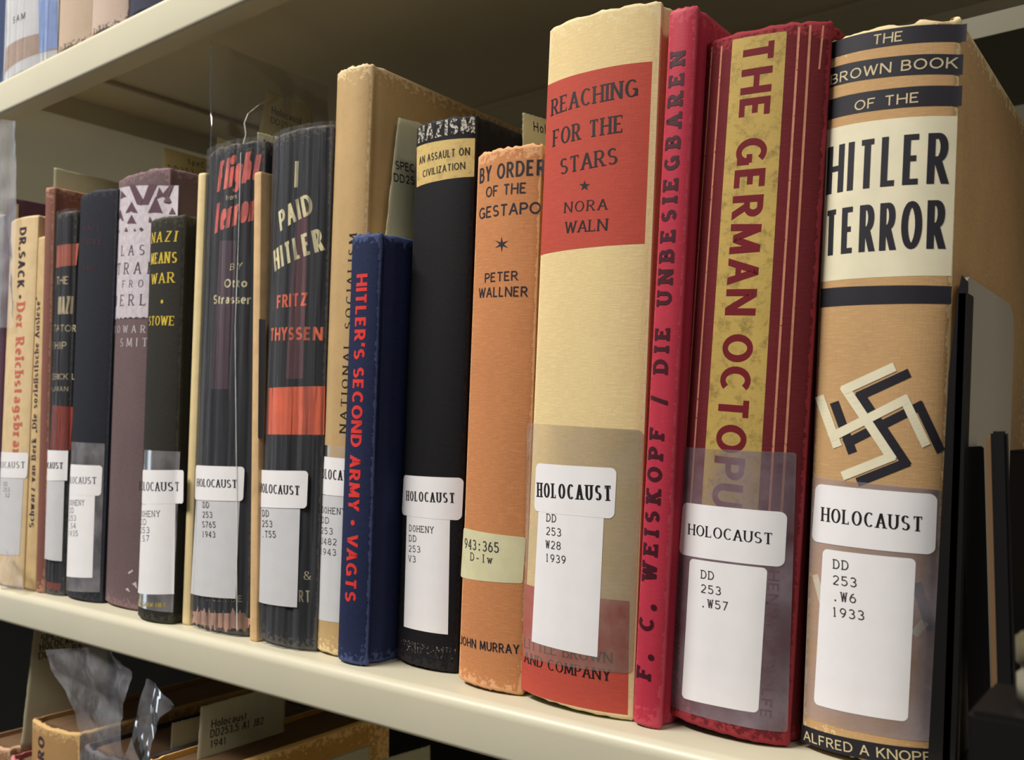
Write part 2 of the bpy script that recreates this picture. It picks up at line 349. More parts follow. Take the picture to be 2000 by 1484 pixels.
# ------------------------------------------------------------------ surfaces that carry print
class Surf:
    """local frame: x = u across, y = d inwards, z = v up"""
    def d(s, u): return 0.
    def dd(s, u): return 0.
    def local(s, u, v, off):
        if off < .001: off *= .4
        k = s.dd(u); n = math.sqrt(1+k*k)
        return V3((u+off*k/n, s.d(u)-off/n, v))
    def uv(s, px):
        d = 0.
        for _ in range(6):
            P = on_plane(px, s.O+s.ed*d, s.ed); q = P-s.O
            u = q.dot(s.eu); v = q.dot(s.ev)
            d = s.d(u)
        return u, v
    def ribbons(s, name, ribs, origin, a, b, h, mat, off, parent=None):
        vs, fs = [], []
        for rb in ribs:
            i0 = len(vs)
            for p, q in rb:
                for x, y in (p, q):
                    u = origin[0]+a[0]*x*h+b[0]*y*h; v = origin[1]+a[1]*x*h+b[1]*y*h
                    vs.append(s.local(u, v, off))
            for k in range(len(rb)-1):
                i = i0+2*k; fs.append((i, i+1, i+3, i+2))
        if not fs: return None
        return mesh_obj(name, vs, fs, mat, parent or s.root, smooth=False)
    def text(s, txt, p0, p1, pt, mat, style='sans', off=.0003, name='title_lettering', parent=None, slant=0, mono=False):
        A = s.uv(p0); B = s.uv(p1); T = s.uv(pt)
        ln = math.hypot(B[0]-A[0], B[1]-A[1]); a = ((B[0]-A[0])/ln, (B[1]-A[1])/ln)
        bx, by = T[0]-A[0], T[1]-A[1]
        # remove advance component so letters stand square to the baseline
        dt = bx*a[0]+by*a[1]; bx -= dt*a[0]; by -= dt*a[1]; h = math.hypot(bx, by); b = (bx/h, by/h)
        return s.ribbons(name, layout(txt, style, ln/h, mono, slant), A, a, b, h, mat, off, parent)
    def typed(s, lines, p0, step, cw, hpx, mat, off=.00045, parent=None, style='type', name='call_number'):
        """typewriter lines; p0 first baseline px, step px per line, cw px per char (x,y)"""
        for i, t in enumerate(lines):
            q = (p0[0]+step[0]*i, p0[1]+step[1]*i)
            s.text(t, q, (q[0]+cw[0]*len(t), q[1]+cw[1]*len(t)), (q[0], q[1]-hpx), mat, style, off, name, parent, mono=True)
    def patch(s, name, quad, mat, off=.00012, rad=0, parent=None, nu=28, nv=14, rag=0, seed=0, uvq=False, solid=0):
        """four pixel corners TL TR BR BL laid on the surface, corners rounded by rad metres"""
        c = quad if uvq else [s.uv(p) for p in quad]
        def bl(a, t):
            x = [(c[3][k]*(1-a)+c[2][k]*a)*(1-t)+(c[0][k]*(1-a)+c[1][k]*a)*t for k in (0, 1)]
            return x
        W = math.hypot(c[1][0]-c[0][0], c[1][1]-c[0][1]); H = math.hypot(c[0][0]-c[3][0], c[0][1]-c[3][1])
        ts = []
        if rad:
            for k in range(7): ts.append(rad*(1-math.cos(math.pi/2*k/6))/H)
            for k in range(1, nv): ts.append(rad/H+(1-2*rad/H)*k/nv)
            ts += [1-t for t in reversed(ts[:7])]
        else: ts = [k/nv for k in range(nv+1)]
        vs, fs = [], []
        for t in ts:
            ins = 0
            if rad:
                e = min(t, 1-t)*H
                if e < rad: ins = (rad-math.sqrt(max(rad*rad-(rad-e)**2, 0)))/W
            for i in range(nu+1):
                a = ins+(1-2*ins)*i/nu
                tt = t
                if rag: 
                    tt = t+ (rag/H)*fbm(seed+a*W*900)*(1 if t in (0, 1) else 0)
                    a2 = a+(rag/W)*fbm(seed+33+t*H*900)*(1 if i in (0, nu) else 0)
                else: a2 = a
                u, v = bl(a2, tt); vs.append(s.local(u, v, off))
        n = nu+1
        for j in range(len(ts)-1):
            for i in range(nu): k = j*n+i; fs.append((k, k+1, k+n+1, k+n))
        o = mesh_obj(name, vs, fs, mat, parent or s.root, smooth=True)
        if solid:
            m = o.modifiers.new('thick', 'SOLIDIFY'); m.thickness = solid; m.offset = 0
        return o
    def line(s, name, pts, wpx, mat, off=.0002, parent=None, seg=10):
        """printed lines through pixel points, wpx wide"""
        vs, fs = [], []
        for p, q in zip(pts[:-1], pts[1:]):
            A = s.uv(p); B = s.uv(q); ln = math.hypot(B[0]-A[0], B[1]-A[1]); nx, ny = -(B[1]-A[1])/ln, (B[0]-A[0])/ln
            w = wpx*s.pxm; i0 = len(vs)
            for k in range(seg+1):
                t = k/seg; u = A[0]+(B[0]-A[0])*t; v = A[1]+(B[1]-A[1])*t
                vs += [s.local(u-nx*w/2, v-ny*w/2, off), s.local(u+nx*w/2, v+ny*w/2, off)]
            for k in range(seg): i = i0+2*k; fs.append((i, i+1, i+3, i+2))
        return mesh_obj(name, vs, fs, mat, parent or s.root, smooth=False)
    def poly(s, name, pts, mat, off=.0002, parent=None):
        vs = [s.local(*s.uv(p), off) for p in pts]
        return mesh_obj(name, vs, [tuple(range(len(vs)))], mat, parent or s.root, smooth=False)
    def polys(s, name, plist, mat, off=.0002, parent=None):
        vs, fs = [], []
        for pts in plist:
            fs.append(tuple(range(len(vs), len(vs)+len(pts)))); vs += [s.local(*s.uv(p), off) for p in pts]
        return mesh_obj(name, vs, fs, mat, parent or s.root, smooth=False)

BOOKS = []
class Book(Surf):
    def __init__(s, name, label, BL, BR, TL, mat, pages=(215, 195, 150), b=.004, p=2.2, D=.145, t=.0025, groove=.0012, y=None, zb=0., H=None,
                 rag=.0, group=None, seed=0, cat='book', lift=True, squash=None, paperback=False, pitch=None):
        s.w = 1; s.b = b; s.p = p
        # spine edge plane
        if y is None:
            lf = 0.
            for _ in range(4):
                P0 = on_plane(BL, V3((0, 0, zb+lf)), ZN); Y = P0.y
                Q = on_plane(BR, V3((0, Y, 0)), YN); Tt = on_plane(TL, V3((0, Y, 0)), YN)
                ev = (Tt-P0); ev.y = 0; th = math.atan2(ev.x, ev.z)
                wd = (Q-P0).x*math.cos(th); lf = max(wd*math.sin(th), 0) if lift else 0
        else:
            Y = y+b; P0 = on_plane(BL, V3((0, Y, 0)), YN); Tt = on_plane(TL, V3((0, Y, 0)), YN)
            Q = on_plane(BR, V3((0, Y, 0)), YN)
            ev = Tt-P0; th = math.atan2(ev.x, ev.z); wd = (Q-P0).x/math.cos(th)
            z0 = P0.z
            P0 = P0+ev*((zb+max(wd*math.sin(th), 0)-P0.z)/ev.z)
        if th < 0 and lift: 
            pass
        s.th = th
        s.ev = V3((math.sin(th), 0, math.cos(th))); s.eu = V3((math.cos(th), 0, -math.sin(th))); s.ed = V3((0, 1, 0))
        s.H = H or (Tt-P0).dot(s.ev); s.w = (Q-P0).dot(s.eu)
        if th < 0: P0 = P0+V3((0, 0, 0))
        s.O = P0-s.ed*b
        s.pxm = (P0-CAM).dot(FW)/F
        print('BOOK %-22s w=%.1f H=%.1f Y=%.1f X=%.1f lean=%.2f' % (name+' '+label[:18], s.w*1e3, s.H*1e3, s.O.y*1e3, s.O.x*1e3, math.degrees(th)))
        r = bpy.data.objects.new(name, None); r.empty_display_size = .01; COL.objects.link(r); s.root = r
        r.matrix_world = Matrix(((s.eu.x, s.ed.x, s.ev.x, s.O.x), (s.eu.y, s.ed.y, s.ev.y, s.O.y), (s.eu.z, s.ed.z, s.ev.z, s.O.z), (0, 0, 0, 1)))
        tag(r, label, cat, group)
        BOOKS.append(s)
        s.build(mat, D, t, groove, rag, seed, pages, paperback)
    def d(s, u):
        x = 2*u/s.w-1; x = max(-1, min(1, x)); return s.b*abs(x)**s.p
    def dd(s, u):
        x = 2*u/s.w-1
        if abs(x) >= 1: x = max(-1, min(1, x))
        return s.b*s.p*abs(x)**(s.p-1)*2/s.w*(1 if x > 0 else -1)
    def build(s, mat, D, t, g, rag, seed, pages, paperback):
        w, b, H = s.w, s.b, s.H
        t = min(t, w*.12)
        if paperback: t = .0006; g = 0
        # outer outline, left board -> spine -> right board
        left = [(0, D), (0, D*.5), (0, b+.010), (0, b+.0075), (g*.6, b+.006), (g, b+.0045), (g*.6, b+.003), (.0, b+.0012)]
        rc = min(.0016, w*.12)
        NS = 26
        sp = [(w*i/NS, s.d(w*i/NS)) for i in range(NS+1)]
        # soften spine corner
        sp[0] = (0.0001, b+.0002); sp[-1] = (w-.0001, b+.0002)
        right = [(w-x, y) for x, y in reversed(left)]
        out = left+sp+right
        n = len(out); inn = []
        for i in range(n):
            a = out[max(i-1, 0)]; c = out[min(i+1, n-1)]
            dx, dy = c[0]-a[0], c[1]-a[1]; ln = math.hypot(dx, dy) or 1
            inn.append((out[i][0]-dy/ln*t*1, out[i][1]+dx/ln*t*1))
        # clamp inner outline inside
        inn = [(min(max(x, t*.9), w-t*.9), y) for x, y in inn]
        inn[0] = (t, D); inn[-1] = (w-t, D)
        e = .0012
        rows = [(0, .55), (.0004, .2), (.0011, 0)]
        K = 14
        rows += [(.002+(H-.004)*k/K, 0) for k in range(K+1)]
        rows += [(H-.0011, 0), (H-.0004, .2), (H, .55)]
        vs, ed = [], []
        for v, f in rows:
            for ring in (0, 1):
                for i in range(n):
                    ox, oy = out[i]; ix, iy = inn[i]
                    x, y = (ox+(ix-ox)*f, oy+(iy-oy)*f) if ring == 0 else (ix, iy)
                    vv = v; 
                    inspine = 8 <= i <= 8+NS
                    if rag and (inspine or True):
                        am = rag*(1 if inspine else .35)
                        if v > H-.0025: vv += am*(fbm(seed+i*.55)*.5-.3)*(v-(H-.0025))/.0025
                        if v < .0025: vv += am*(abs(fbm(seed+90+i*.55))*.35)*(1-v/.0025)
                    # slight wobble of a used board
                    
                    vs.append((x, y, vv))
                    if ring == 0:
                        q = max(math.exp(-min(v, H-v)/.0028), .75*math.exp(-abs(ox-0)/.0012)*(inspine), .75*math.exp(-abs(w-ox)/.0012)*(inspine), .55*math.exp(-abs(D-oy)/.003))
                    else: q = 0
                    ed.append(q)
        fs = []; m = 2*n
        for j in range(len(rows)-1):
            for i in range(n-1):
                k = j*m+i; fs.append((k, k+1, k+m+1, k+m))
                k += n; fs.append((k, k+m, k+m+1, k+1))
            for i in (0, n-1):
                k = j*m+i; fs.append((k, k+m, k+m+n, k+n))
        for j in (0, len(rows)-1):
            for i in range(n-1):
                k = j*m+i; fs.append((k, k+1, k+1+n, k+n))
        s.cover = mesh_obj('cover', vs, fs, mat, s.root, edge=ed, auto=50)
        pm = pages_mat('page_edges_%d' % pages[0], pages)
        e = 0 if paperback else .003
        if w > .004:
            s.pages = box('page_block', t+.0002, w-t-.0002, b+t+.003, D-e, e, H-e-.0002, pm, s.root, .0002)

class Card(Surf):
    """stiff paper flag standing in a book, lying in a plane of constant x; text faces +x"""
    def __init__(s, name, label, quad, X, mat, lean=0, group=None, cat='paper flag', bend=0., rag=.0002, depth_dir=None):
        s.w = 1; s.bend = bend
        s.eu = V3((0, 1, 0)); s.ed = V3((-1, 0, 0)); s.ev = V3((0, 0, 1))
        s.O = on_plane(quad[3], V3((X, 0, 0)), XN)
        s.pxm = (s.O-CAM).dot(FW)/F
        r = bpy.data.objects.new(name, None); r.empty_display_size = .01; COL.objects.link(r); s.root = r
        r.matrix_world = Matrix(((s.eu.x, s.ed.x, s.ev.x, s.O.x), (s.eu.y, s.ed.y, s.ev.y, s.O.y), (s.eu.z, s.ed.z, s.ev.z, s.O.z), (0, 0, 0, 1)))
        tag(r, label, cat, group)
        c = [s.uv(q) for q in quad]
        print('CARD', label[:30], [(round(a*1e3), round(b*1e3)) for a, b in c], s.O)
        s.sheet = s.patch('card_sheet', c, mat, 0, 0, nu=24, nv=24, rag=rag, seed=X*100, uvq=True, solid=.0002)
    def d(s, u): return s.bend*math.sin(min(max(u/.05, 0), 1)*1.57)
INK = paper('black_ink', (26, 22, 24), .55, .0)
TYPE = paper('typed_ink', (62, 58, 60), .6, .0)
WHITE = paper('label_white', (236, 233, 234), .45, .02)
CREAML = paper('label_cream', (214, 208, 168), .5, .06)
TAPE = film('clear_tape', .16, (225, 220, 225), .22, .03, (60, 60, 60), .12)
HTAPE = film('hazy_tape', .28, (190, 180, 190), .3, .05, (50, 50, 50), .12)
MYLAR = film('mylar', .05, (215, 222, 230), .1, .4, (260, 260, 5), .13)
CRINK = film('crinkled_plastic', .13, (220, 220, 228), .1, .2, (60, 60, 50), .12)
EDGE = film('film_edge_glint', .42, (235, 235, 230), .1, 0, (200, 200, 60), .3)  # milky strips paint the bright highlight along film edges and creases
#--------------------------------------------------- END OF HEAD
# ================================================================= steel shelving
CRM = metal('cream_enamel', (202, 196, 172), .38, .08, .05)
DKS = metal('dark_grey_steel', (70, 66, 60), .5, .1, .2)
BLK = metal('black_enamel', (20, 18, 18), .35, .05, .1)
GRY = metal('grey_enamel', (176, 166, 150), .5, .1, .1)
OLV = metal('olive_enamel', (108, 103, 82), .5, .1, .1)
DEPTH = .235
UZ = .3345; UB = .311; LB = -.0196; SP = .3345
def shelf(name, label, ztop, h, x0=-1.7, x1=.35, mat=None, depth=DEPTH, y0=0., flip=1):
    t = .0012; r = .0045
    root = bpy.data.objects.new(name, None); root.empty_display_size = .02; COL.objects.link(root); root.location = (0, y0, ztop)
    tag(root, label, 'shelf')
    oa = [(r-r*math.sin(math.radians(a)), -r+r*math.cos(math.radians(a))) for a in range(0, 91, 10)]
    rb = .0022
    ob = [(rb-rb*math.cos(math.radians(a)), -h+rb-rb*math.sin(math.radians(a))) for a in range(0, 91, 15)]
    outer = [(depth-r, 0), (depth*.5, 0), (.04, 0)]+oa+ob+[(.013, -h), (.013, -h+.006)]
    inner = [(.0118, -h+.006), (.0118, -h+t)]+[(rb-(rb-t)*math.cos(math.radians(a)), -h+rb-(rb-t)*math.sin(math.radians(a))) for a in range(90, -1, -15)]+[(t, -r), (r, -t), (.04, -t), (depth*.5, -t), (depth-r, -t)]
    o = prism_x('front_lip', outer+inner, x0, x1, mat or CRM, root)
    bk = [(depth-r, 0), (depth, -r), (depth, -h), (depth-.012, -h), (depth-.012, -h+t), (depth-t, -h+t), (depth-t, -r), (depth-r, -t)]
    o2 = prism_x('rear_lip', bk, x0, x1, mat or CRM, root)
    return root
up = shelf('steel_shelf', 'cream steel shelf above the row of books, upper edge of the photo', UZ, UZ-UB)
lo = shelf('steel_shelf', 'cream steel shelf that carries the main row of books', 0, -LB)
lw = shelf('steel_shelf', 'cream steel shelf at the bottom under the lower books', -SP, -LB)
# cross bracket under the upper shelf where two bays meet
p = on_plane((120, 185), V3((0, 0, UZ-.0014)), ZN); XB = p.x
print('bracket X', XB, 'Y', p.y)
br = box('shelf_bracket', XB-.0012, XB, .014, DEPTH-.014, UZ-.016, UZ-.0014, CRM, bev=.0003)
tag(br, 'dark steel bracket plate under the left part of the upper shelf', 'bracket')
br2 = box('shelf_seam_strip', XB+.05, XB+.053, .014, DEPTH-.014, UZ-.004, UZ-.0014, GRY, bev=.0003)
tag(br2, 'thin steel seam strip running back under the upper shelf', 'strip')
# far side of the double range
q = on_plane((1450, 131), V3((0, .40, 0)), YN); print('far strip z', q.z, q.x)
fz = q.z
far = bpy.data.objects.new('far_shelf', None); COL.objects.link(far); far.location = (0, .40, fz)
tag(far, 'olive cream steel shelf edge of the far range, blurred behind the book tops', 'shelf')
prism_x('shelf_face', [(0, 0), (.0, -.021), (.002, -.021), (.002, -.002), (.22, -.002), (.22, 0)], -2.2, 1.0, OLV, far)
box('edge_strip', -2.2, 1., -.002, .0, -.0035, .0, metal('cream_strip', (235, 228, 190), .4, .0, .02), far, 0)
fw = box('wall_rear', -3.2, 1.6, 1.9, 1.95, -1.2, 1.8, metal('rear_wall_paint', (96, 90, 76), .8, .02, .1), bev=0); tag(fw, kind='structure')
bp_ = box('dark_backdrop', -2.2, 1.2, .2365, .2375, -SP, LB, metal('shade_black', (13, 12, 12), .9), bev=0); tag(bp_, 'black sheet added for the darkness behind the lower books', 'panel')  # added black sheet keeps the open space under the shelf dark
fl = box('floor', -3.2, 1.6, -2.5, 1.9, -1.25, -1.2, metal('floor_tile', (92, 84, 72), .6, .02, .1), bev=0); tag(fl, kind='structure')
# far range rails behind
for i, (px, yy, h, lab) in enumerate([((1300, 110), .34, .008, 'dark steel rail behind the red book top, lower of two'), ((1300, 62), .30, .012, 'dark steel rail close under the upper shelf, upper of two')]):
    q = on_plane(px, V3((0, yy, 0)), YN)
    o = box('steel_rail', -2.2, 1., yy, yy+.004, q.z-h, q.z, DKS, bev=.0005); tag(o, lab, 'rail')
for X, Y, lab in ((-1.34, .225, 'dark upright post at the far left end of the shelf'), ):
    o = box('upright_post', X-.02, X+.02, Y, Y+.03, -1.2, 1., DKS, bev=.001); tag(o, lab, 'post')

# ================================================================= main row
def holo(b, q, t0, t1, tt, style='serifb', mat=None, name='subject_label', rad=.0022, off=.0003, txt='HOLOCAUST', tape=False):
    o = b.patch(name, q, mat or WHITE, off, rad)
    b.text(txt, t0, t1, tt, INK, style, off+.00012, 'printed_word', o)
    return o
def callno(b, q, lines, p0, step, cw, h, rad=.0, off=.0002, mat=None, name='call_number_label', ink=None):
    o = b.patch(name, q, mat or WHITE, off, rad)
    b.typed(lines, p0, step, cw, h, ink or TYPE, off+.00012, o, name='typed_line')
    return o
GR = 'books in the main row'
LG = paper('label_greyed', (205, 204, 206), .5, .03)

# --- Brown Book
b = Book('book', 'thick tan book with black bands and cream title panel, rightmost of the row', (1566, 1446), (1826, 1500), (1618, 82),
         cloth('tan_cloth', (192, 154, 108), (226, 204, 156), .85, .4, .35), b=.005, p=2.4, D=.165, t=.003, rag=.002, seed=3)
DB = paper('navy_black_print', (34, 32, 40), .6, .1, 90)
PC = paper('panel_cream', (226, 218, 188), .6, .05, 90)
for q in ([(1621, 85), (1889, 46), (1887, 81), (1620, 117)], [(1621, 134), (1882, 106), (1880, 146), (1619, 172)], [(1619, 196), (1880, 167), (1878, 207), (1617, 235)],
          [(1604, 564), (1859, 559), (1858, 594), (1602, 601)], [(1566, 1414), (1826, 1462), (1825, 1499), (1564, 1447)]):
    b.patch('printed_band', q, DB, .0001)
b.patch('title_panel', [(1616, 254), (1870, 227), (1858, 539), (1604, 551)], PC, .0001, 0)
LT = paper('cream_print', (205, 188, 150), .6, .05)
b.text('THE', (1704, 88), (1763, 80), (1703, 69), LT, 'sans')
b.text('BROWN BOOK', (1622, 167), (1871, 134), (1621, 148), LT, 'sans')
b.text('OF THE', (1669, 217), (1795, 200), (1668, 198), LT, 'sans')
b.text('HITLER', (1614, 381), (1853, 359), (1617, 289), DB, 'cond')
b.text('TERROR', (1609, 501), (1847, 486), (1612, 413), DB, 'cond')
b.text('ALFRED A KNOPF', (1570, 1444), (1821, 1488), (1572, 1426), LT, 'sans')
dx, dy = 30, 9
W1 = [(1741, 719), (1652, 760), (1740, 892), (1652, 927)]; W2 = [(1603, 780), (1634, 866)]; W3 = [(1627, 852), (1767, 781), (1806, 864)]
for nm, mt, of, sx_, sy_ in (('emblem_shadow', DB, .0002, 29, 12), ('emblem', PC, .00042, 0, 0)):
    for k, pts in enumerate((W1, W2, W3)):
        P = [(x+sx_, y+sy_) for x, y in pts]
        # extend corners so the mitres close
        segs = []
        for (x0, y0), (x1, y1) in zip(P[:-1], P[1:]):
            l = math.hypot(x1-x0, y1-y0); e = 8
            ex, ey = (x1-x0)/l*e, (y1-y0)/l*e
            nx, ny = -(y1-y0)/l*9, (x1-x0)/l*9
            m = 14; A = (x0-ex*.9, y0-ey*.9); Bq = (x1+ex*.9, y1+ey*.9)
            for j in range(m):
                xa, ya = A[0]+(Bq[0]-A[0])*j/m, A[1]+(Bq[1]-A[1])*j/m; xb, yb = A[0]+(Bq[0]-A[0])*(j+1)/m, A[1]+(Bq[1]-A[1])*(j+1)/m
                segs.append([(xa+nx, ya+ny), (xa-nx, ya-ny), (xb-nx, yb-ny), (xb+nx, yb+ny)])
        b.polys(nm, segs, mt, of)
b.line('printed_stroke', [(1789, 1138), (1821, 1232)], 17, DB, .00012)
b.line('printed_stroke', [(1592, 1122), (1606, 1176)], 14, PC, .00012)
b.line('printed_stroke', [(1785, 1240), (1806, 1214)], 14, PC, .00012)
b.patch('clear_tape', [(1587, 930), (1838, 955), (1822, 1448), (1570, 1398)], HTAPE, .0003, .001)
holo(b, [(1594, 944), (1831, 965), (1826, 1083), (1586, 1056)], (1605, 1017), (1802, 1038), (1608, 990), 'serif', off=.00045)
callno(b, [(1608, 1071), (1789, 1091), (1773, 1409), (1590, 1374)], ['DD', '253', '.W6', '1933'], (1626, 1110), (-1, 31), (17, 2.2), 19, .0016, .0004)
BB = b
# --- German Octopus
b = Book('book', 'crimson book with a long gold title strip down its spine', (1298, 1374), (1541, 1450), (1377, 85),
         cloth('crimson_cloth', (104, 31, 36), (148, 50, 58), .8, .35, .5), b=.0055, p=2.8, D=.15, rag=.0009, seed=9, y=.0160)
GS = cloth('gold_strip', (184, 156, 84), None, .6, .2, .5, blot=.8)
b.patch('gold_strip', [(1431, 78), (1537, 61), (1478, 1040), (1368, 1020)], GS, .0001, nv=24)
MR = cloth('maroon_print', (108, 22, 30), None, .7, .2, .3)
b.text('THE GERMAN OCTOPUS', (1453, 82), (1386, 1040), (1513, 80), MR, 'bold', .0002)
PK = paper('pale_gilt', (206, 138, 108), .5, .1, 300, worn=.8)
for p0, p1 in (((1391, 92), (1331, 985)), ((1410, 90), (1349, 985)), ((1561, 52), (1502, 1010)), ((1583, 49), (1526, 1010))):
    b.line('gilt_line', [p0, p1], 4, PK, .00015)
b.line('gilt_line', [(1608, 50), (1600, 135)], 3, PK, .00015)
GF = paper('faint_grey_print', (112, 88, 92), .6, .1, 300, worn=.7)
b.patch('clear_tape', [(1329, 872), (1556, 884), (1538, 1430), (1300, 1372)], film('hazy_tape_dark', .34, (165, 150, 160), .3, .05, (50, 50, 50), .1), .0003, .001)
b.text('HENRY C WOLFE', (1501, 1113), (1484, 1400), (1523, 1114), GF, 'sans', .00034)
b.text('HENRY C WOLFE', (1317, 1100), (1306, 1350), (1335, 1102), GF, 'sans', .00034)
holo(b, [(1335, 980), (1538, 1000), (1532, 1107), (1327, 1081)], (1345, 1043), (1509, 1063), (1346, 1022), 'serif', off=.00045)
callno(b, [(1348, 1090), (1499, 1109), (1481, 1392), (1332, 1362)], ['DD', '253', '.W57'], (1368, 1129), (-.5, 27.5), (14.3, 2.2), 17, .0016, .0004)
# --- Weiskopf
b = Book('book', 'thin bright red book between the tall cream and the crimson books', (1236, 1400), (1291, 1412), (1308, 22),
         cloth('red_cloth', (176, 50, 68), (200, 84, 98), .5, .3, .2, wear_glint_amt=.6), b=.0015, p=2.4, D=.15, rag=.0006, seed=5, y=.011)
b.text('F. C. WEISKOPF / DIE UNBESIEGBAREN', (1271, 1328), (1339, 98), (1243, 1323), paper('dark_maroon_ink', (62, 14, 26), .5, .0), 'slabw')
# --- Reaching for the Stars
b = Book('book', 'tall cream cloth book with a red title patch and red foot', (1019, 1349), (1236, 1404), (1074, 55),
         cloth('cream_cloth', (222, 198, 146), (234, 218, 176), .85, .4, .18, wear_glint_amt=.5), b=.0045, p=2.3, D=.15, rag=.0012, seed=6)
RP = cloth('red_patch', (182, 76, 62), None, .75, .35, .2)
b.patch('red_title_patch', [(1070, 167), (1274, 120), (1259, 476), (1056, 498)], RP, .0001)
b.patch('red_foot_patch', [(1025, 1140), (1230, 1174), (1226, 1396), (1018, 1345)], RP, .0001)
b.text('REACHING', (1077, 227), (1246, 188), (1074, 197), INK, 'serif')
b.text('FOR THE', (1080, 287), (1217, 258), (1078, 256), INK, 'serif')
b.text('STARS', (1094, 342), (1206, 320), (1092, 312), INK, 'serif')
b.text('NORA', (1102, 416), (1186, 409), (1101, 396), INK, 'serif')
b.text('WALN', (1103, 456), (1186, 450), (1101, 434), INK, 'serif')
def star(b, c, r, n, k=.4, rot=-90, name='star', mat=INK):
    b.polys(name, [[c]+[(c[0]+(r if j % 2 == 0 else r*k)*math.cos(math.radians(rot+180/n*j)), c[1]+(r if j % 2 == 0 else r*k)*math.sin(math.radians(rot+180/n*j))) for j in (i, i+1, i+2)] for i in range(-1, 2*n-1, 2)], mat)
star(b, (1142, 363), 11, 5)
b.text('AND COMPANY', (1024, 1292), (1193, 1330), (1026, 1272), INK, 'serif')
b.text('LITTLE BROWN', (1024, 1264), (1197, 1296), (1026, 1245), INK, 'serif')
b.patch('clear_tape', [(1030, 825), (1256, 838), (1234, 1315), (1022, 1280)], film('tape_pale', .2, (205, 190, 175), .25, .05, (60, 60, 60), .12), .0004, .002)
holo(b, [(1048, 904), (1205, 914), (1200, 1013), (1044, 997)], (1050, 970), (1195, 978), (1051, 942), off=.0006)
callno(b, [(1053, 990), (1180, 1005), (1167, 1283), (1039, 1252)], ['DD', '253', 'W28', '1939'], (1067, 1018), (-.8, 26), (10.6, 1.4), 16, 0, .0005)
# --- By Order of the Gestapo
b = Book('book', 'orange cloth book with a cream typed label and six-pointed star', (895, 1326), (1020, 1354), (934, 300),
         cloth('orange_cloth', (194, 130, 84), (226, 174, 128), .85, .5, .3, wear_glint_amt=.8), b=.0035, p=2.2, D=.14, rag=.0012, seed=12)
BI = paper('dark_blue_ink', (34, 30, 42), .6)
b.text('BY ORDER', (937, 359), (1064, 341), (937, 330), BI, 'sans')
b.text('OF THE', (949, 386), (1028, 377), (948, 366), BI, 'sans')
b.text('GESTAPO', (936, 429), (1056, 417), (937, 407), BI, 'sans')
star(b, (980, 477), 15, 6, .28, mat=BI)
b.text('PETER', (947, 552), (1012, 547), (947, 534), BI, 'sans')
b.text('WALLNER', (935, 582), (1031, 579), (936, 563), BI, 'sans')
b.text('JOHN MURRAY', (899, 1257), (1015, 1277), (900, 1240), BI, 'sans')
o = b.patch('shelfmark_label', [(906, 1030), (1027, 1049), (1021, 1139), (900, 1127)], CREAML, .0002, .001)
b.text('943:365', (907, 1070), (976, 1080), (908, 1050), TYPE, 'type', .00035, 'typed_line', o, mono=True)
b.text('D-lw', (918, 1094), (963, 1101), (919, 1078), TYPE, 'type', .00035, 'typed_line', o, mono=True)
# --- An Assault on Civilization
b = Book('book', 'black book with a small gold title label near its top', (775, 1285), (892, 1314), (814, 247),
         cloth('black_cloth', (20, 19, 22), (50, 46, 50), .7, .25, .3, wear_glint_amt=.5), b=.004, p=2.4, D=.15, rag=.0012, seed=14)
b.patch('gold_title_label', [(814, 288), (928, 270), (926, 345), (814, 366)], cloth('gold_label', (206, 178, 112), None, .6, .3, .3, blot=.5), .0001)
b.text('AN ASSAULT ON', (819, 322), (918, 303), (820, 307), INK, 'sans')
b.text('CIVILIZATION', (826, 347), (909, 330), (827, 333), INK, 'sans')
WP = paper('worn_silver_print', (196, 190, 176), .5, .1, worn=.52, wscale=900)
b.text('NAZISM', (817, 281), (928, 260), (816, 252), WP, 'bold')
b.text('HARRISON SMITH', (784, 1256), (890, 1276), (785, 1246), paper('worn_silver_print_faint', (150, 146, 140), .5, .1, worn=.4, wscale=1100), 'sans')
b.text('AND HAAS', (795, 1270), (885, 1288), (796, 1260), paper('worn_silver_print_faint', (150, 146, 140)), 'sans')
holo(b, [(789, 927), (906, 933), (902, 1016), (785, 1004)], (794, 977), (889, 982), (794, 958), off=.00035)
callno(b, [(795, 1000), (879, 1010), (875, 1239), (789, 1223)], ['DOHENY', 'DD', '253', 'V3'], (799, 1037), (-.6, 20), (8.2, .8), 13)
# --- Hitler's Second Army
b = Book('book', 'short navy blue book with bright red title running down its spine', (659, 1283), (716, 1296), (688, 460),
         cloth('navy_cloth', (32, 40, 72), (78, 92, 134), .75, .4, .4, wear_glint_amt=.8), b=.0025, p=2.2, D=.13, rag=.0015, seed=15, groove=.0022, y=.007)  # paler edge tone paints the highlights on the joint ridges, besides rubbing
b.text("HITLER'S SECOND ARMY · VAGTS", (697, 536), (674, 1173), (718, 538), paper('red_print', (222, 58, 52), .5), 'heavy', .0002)
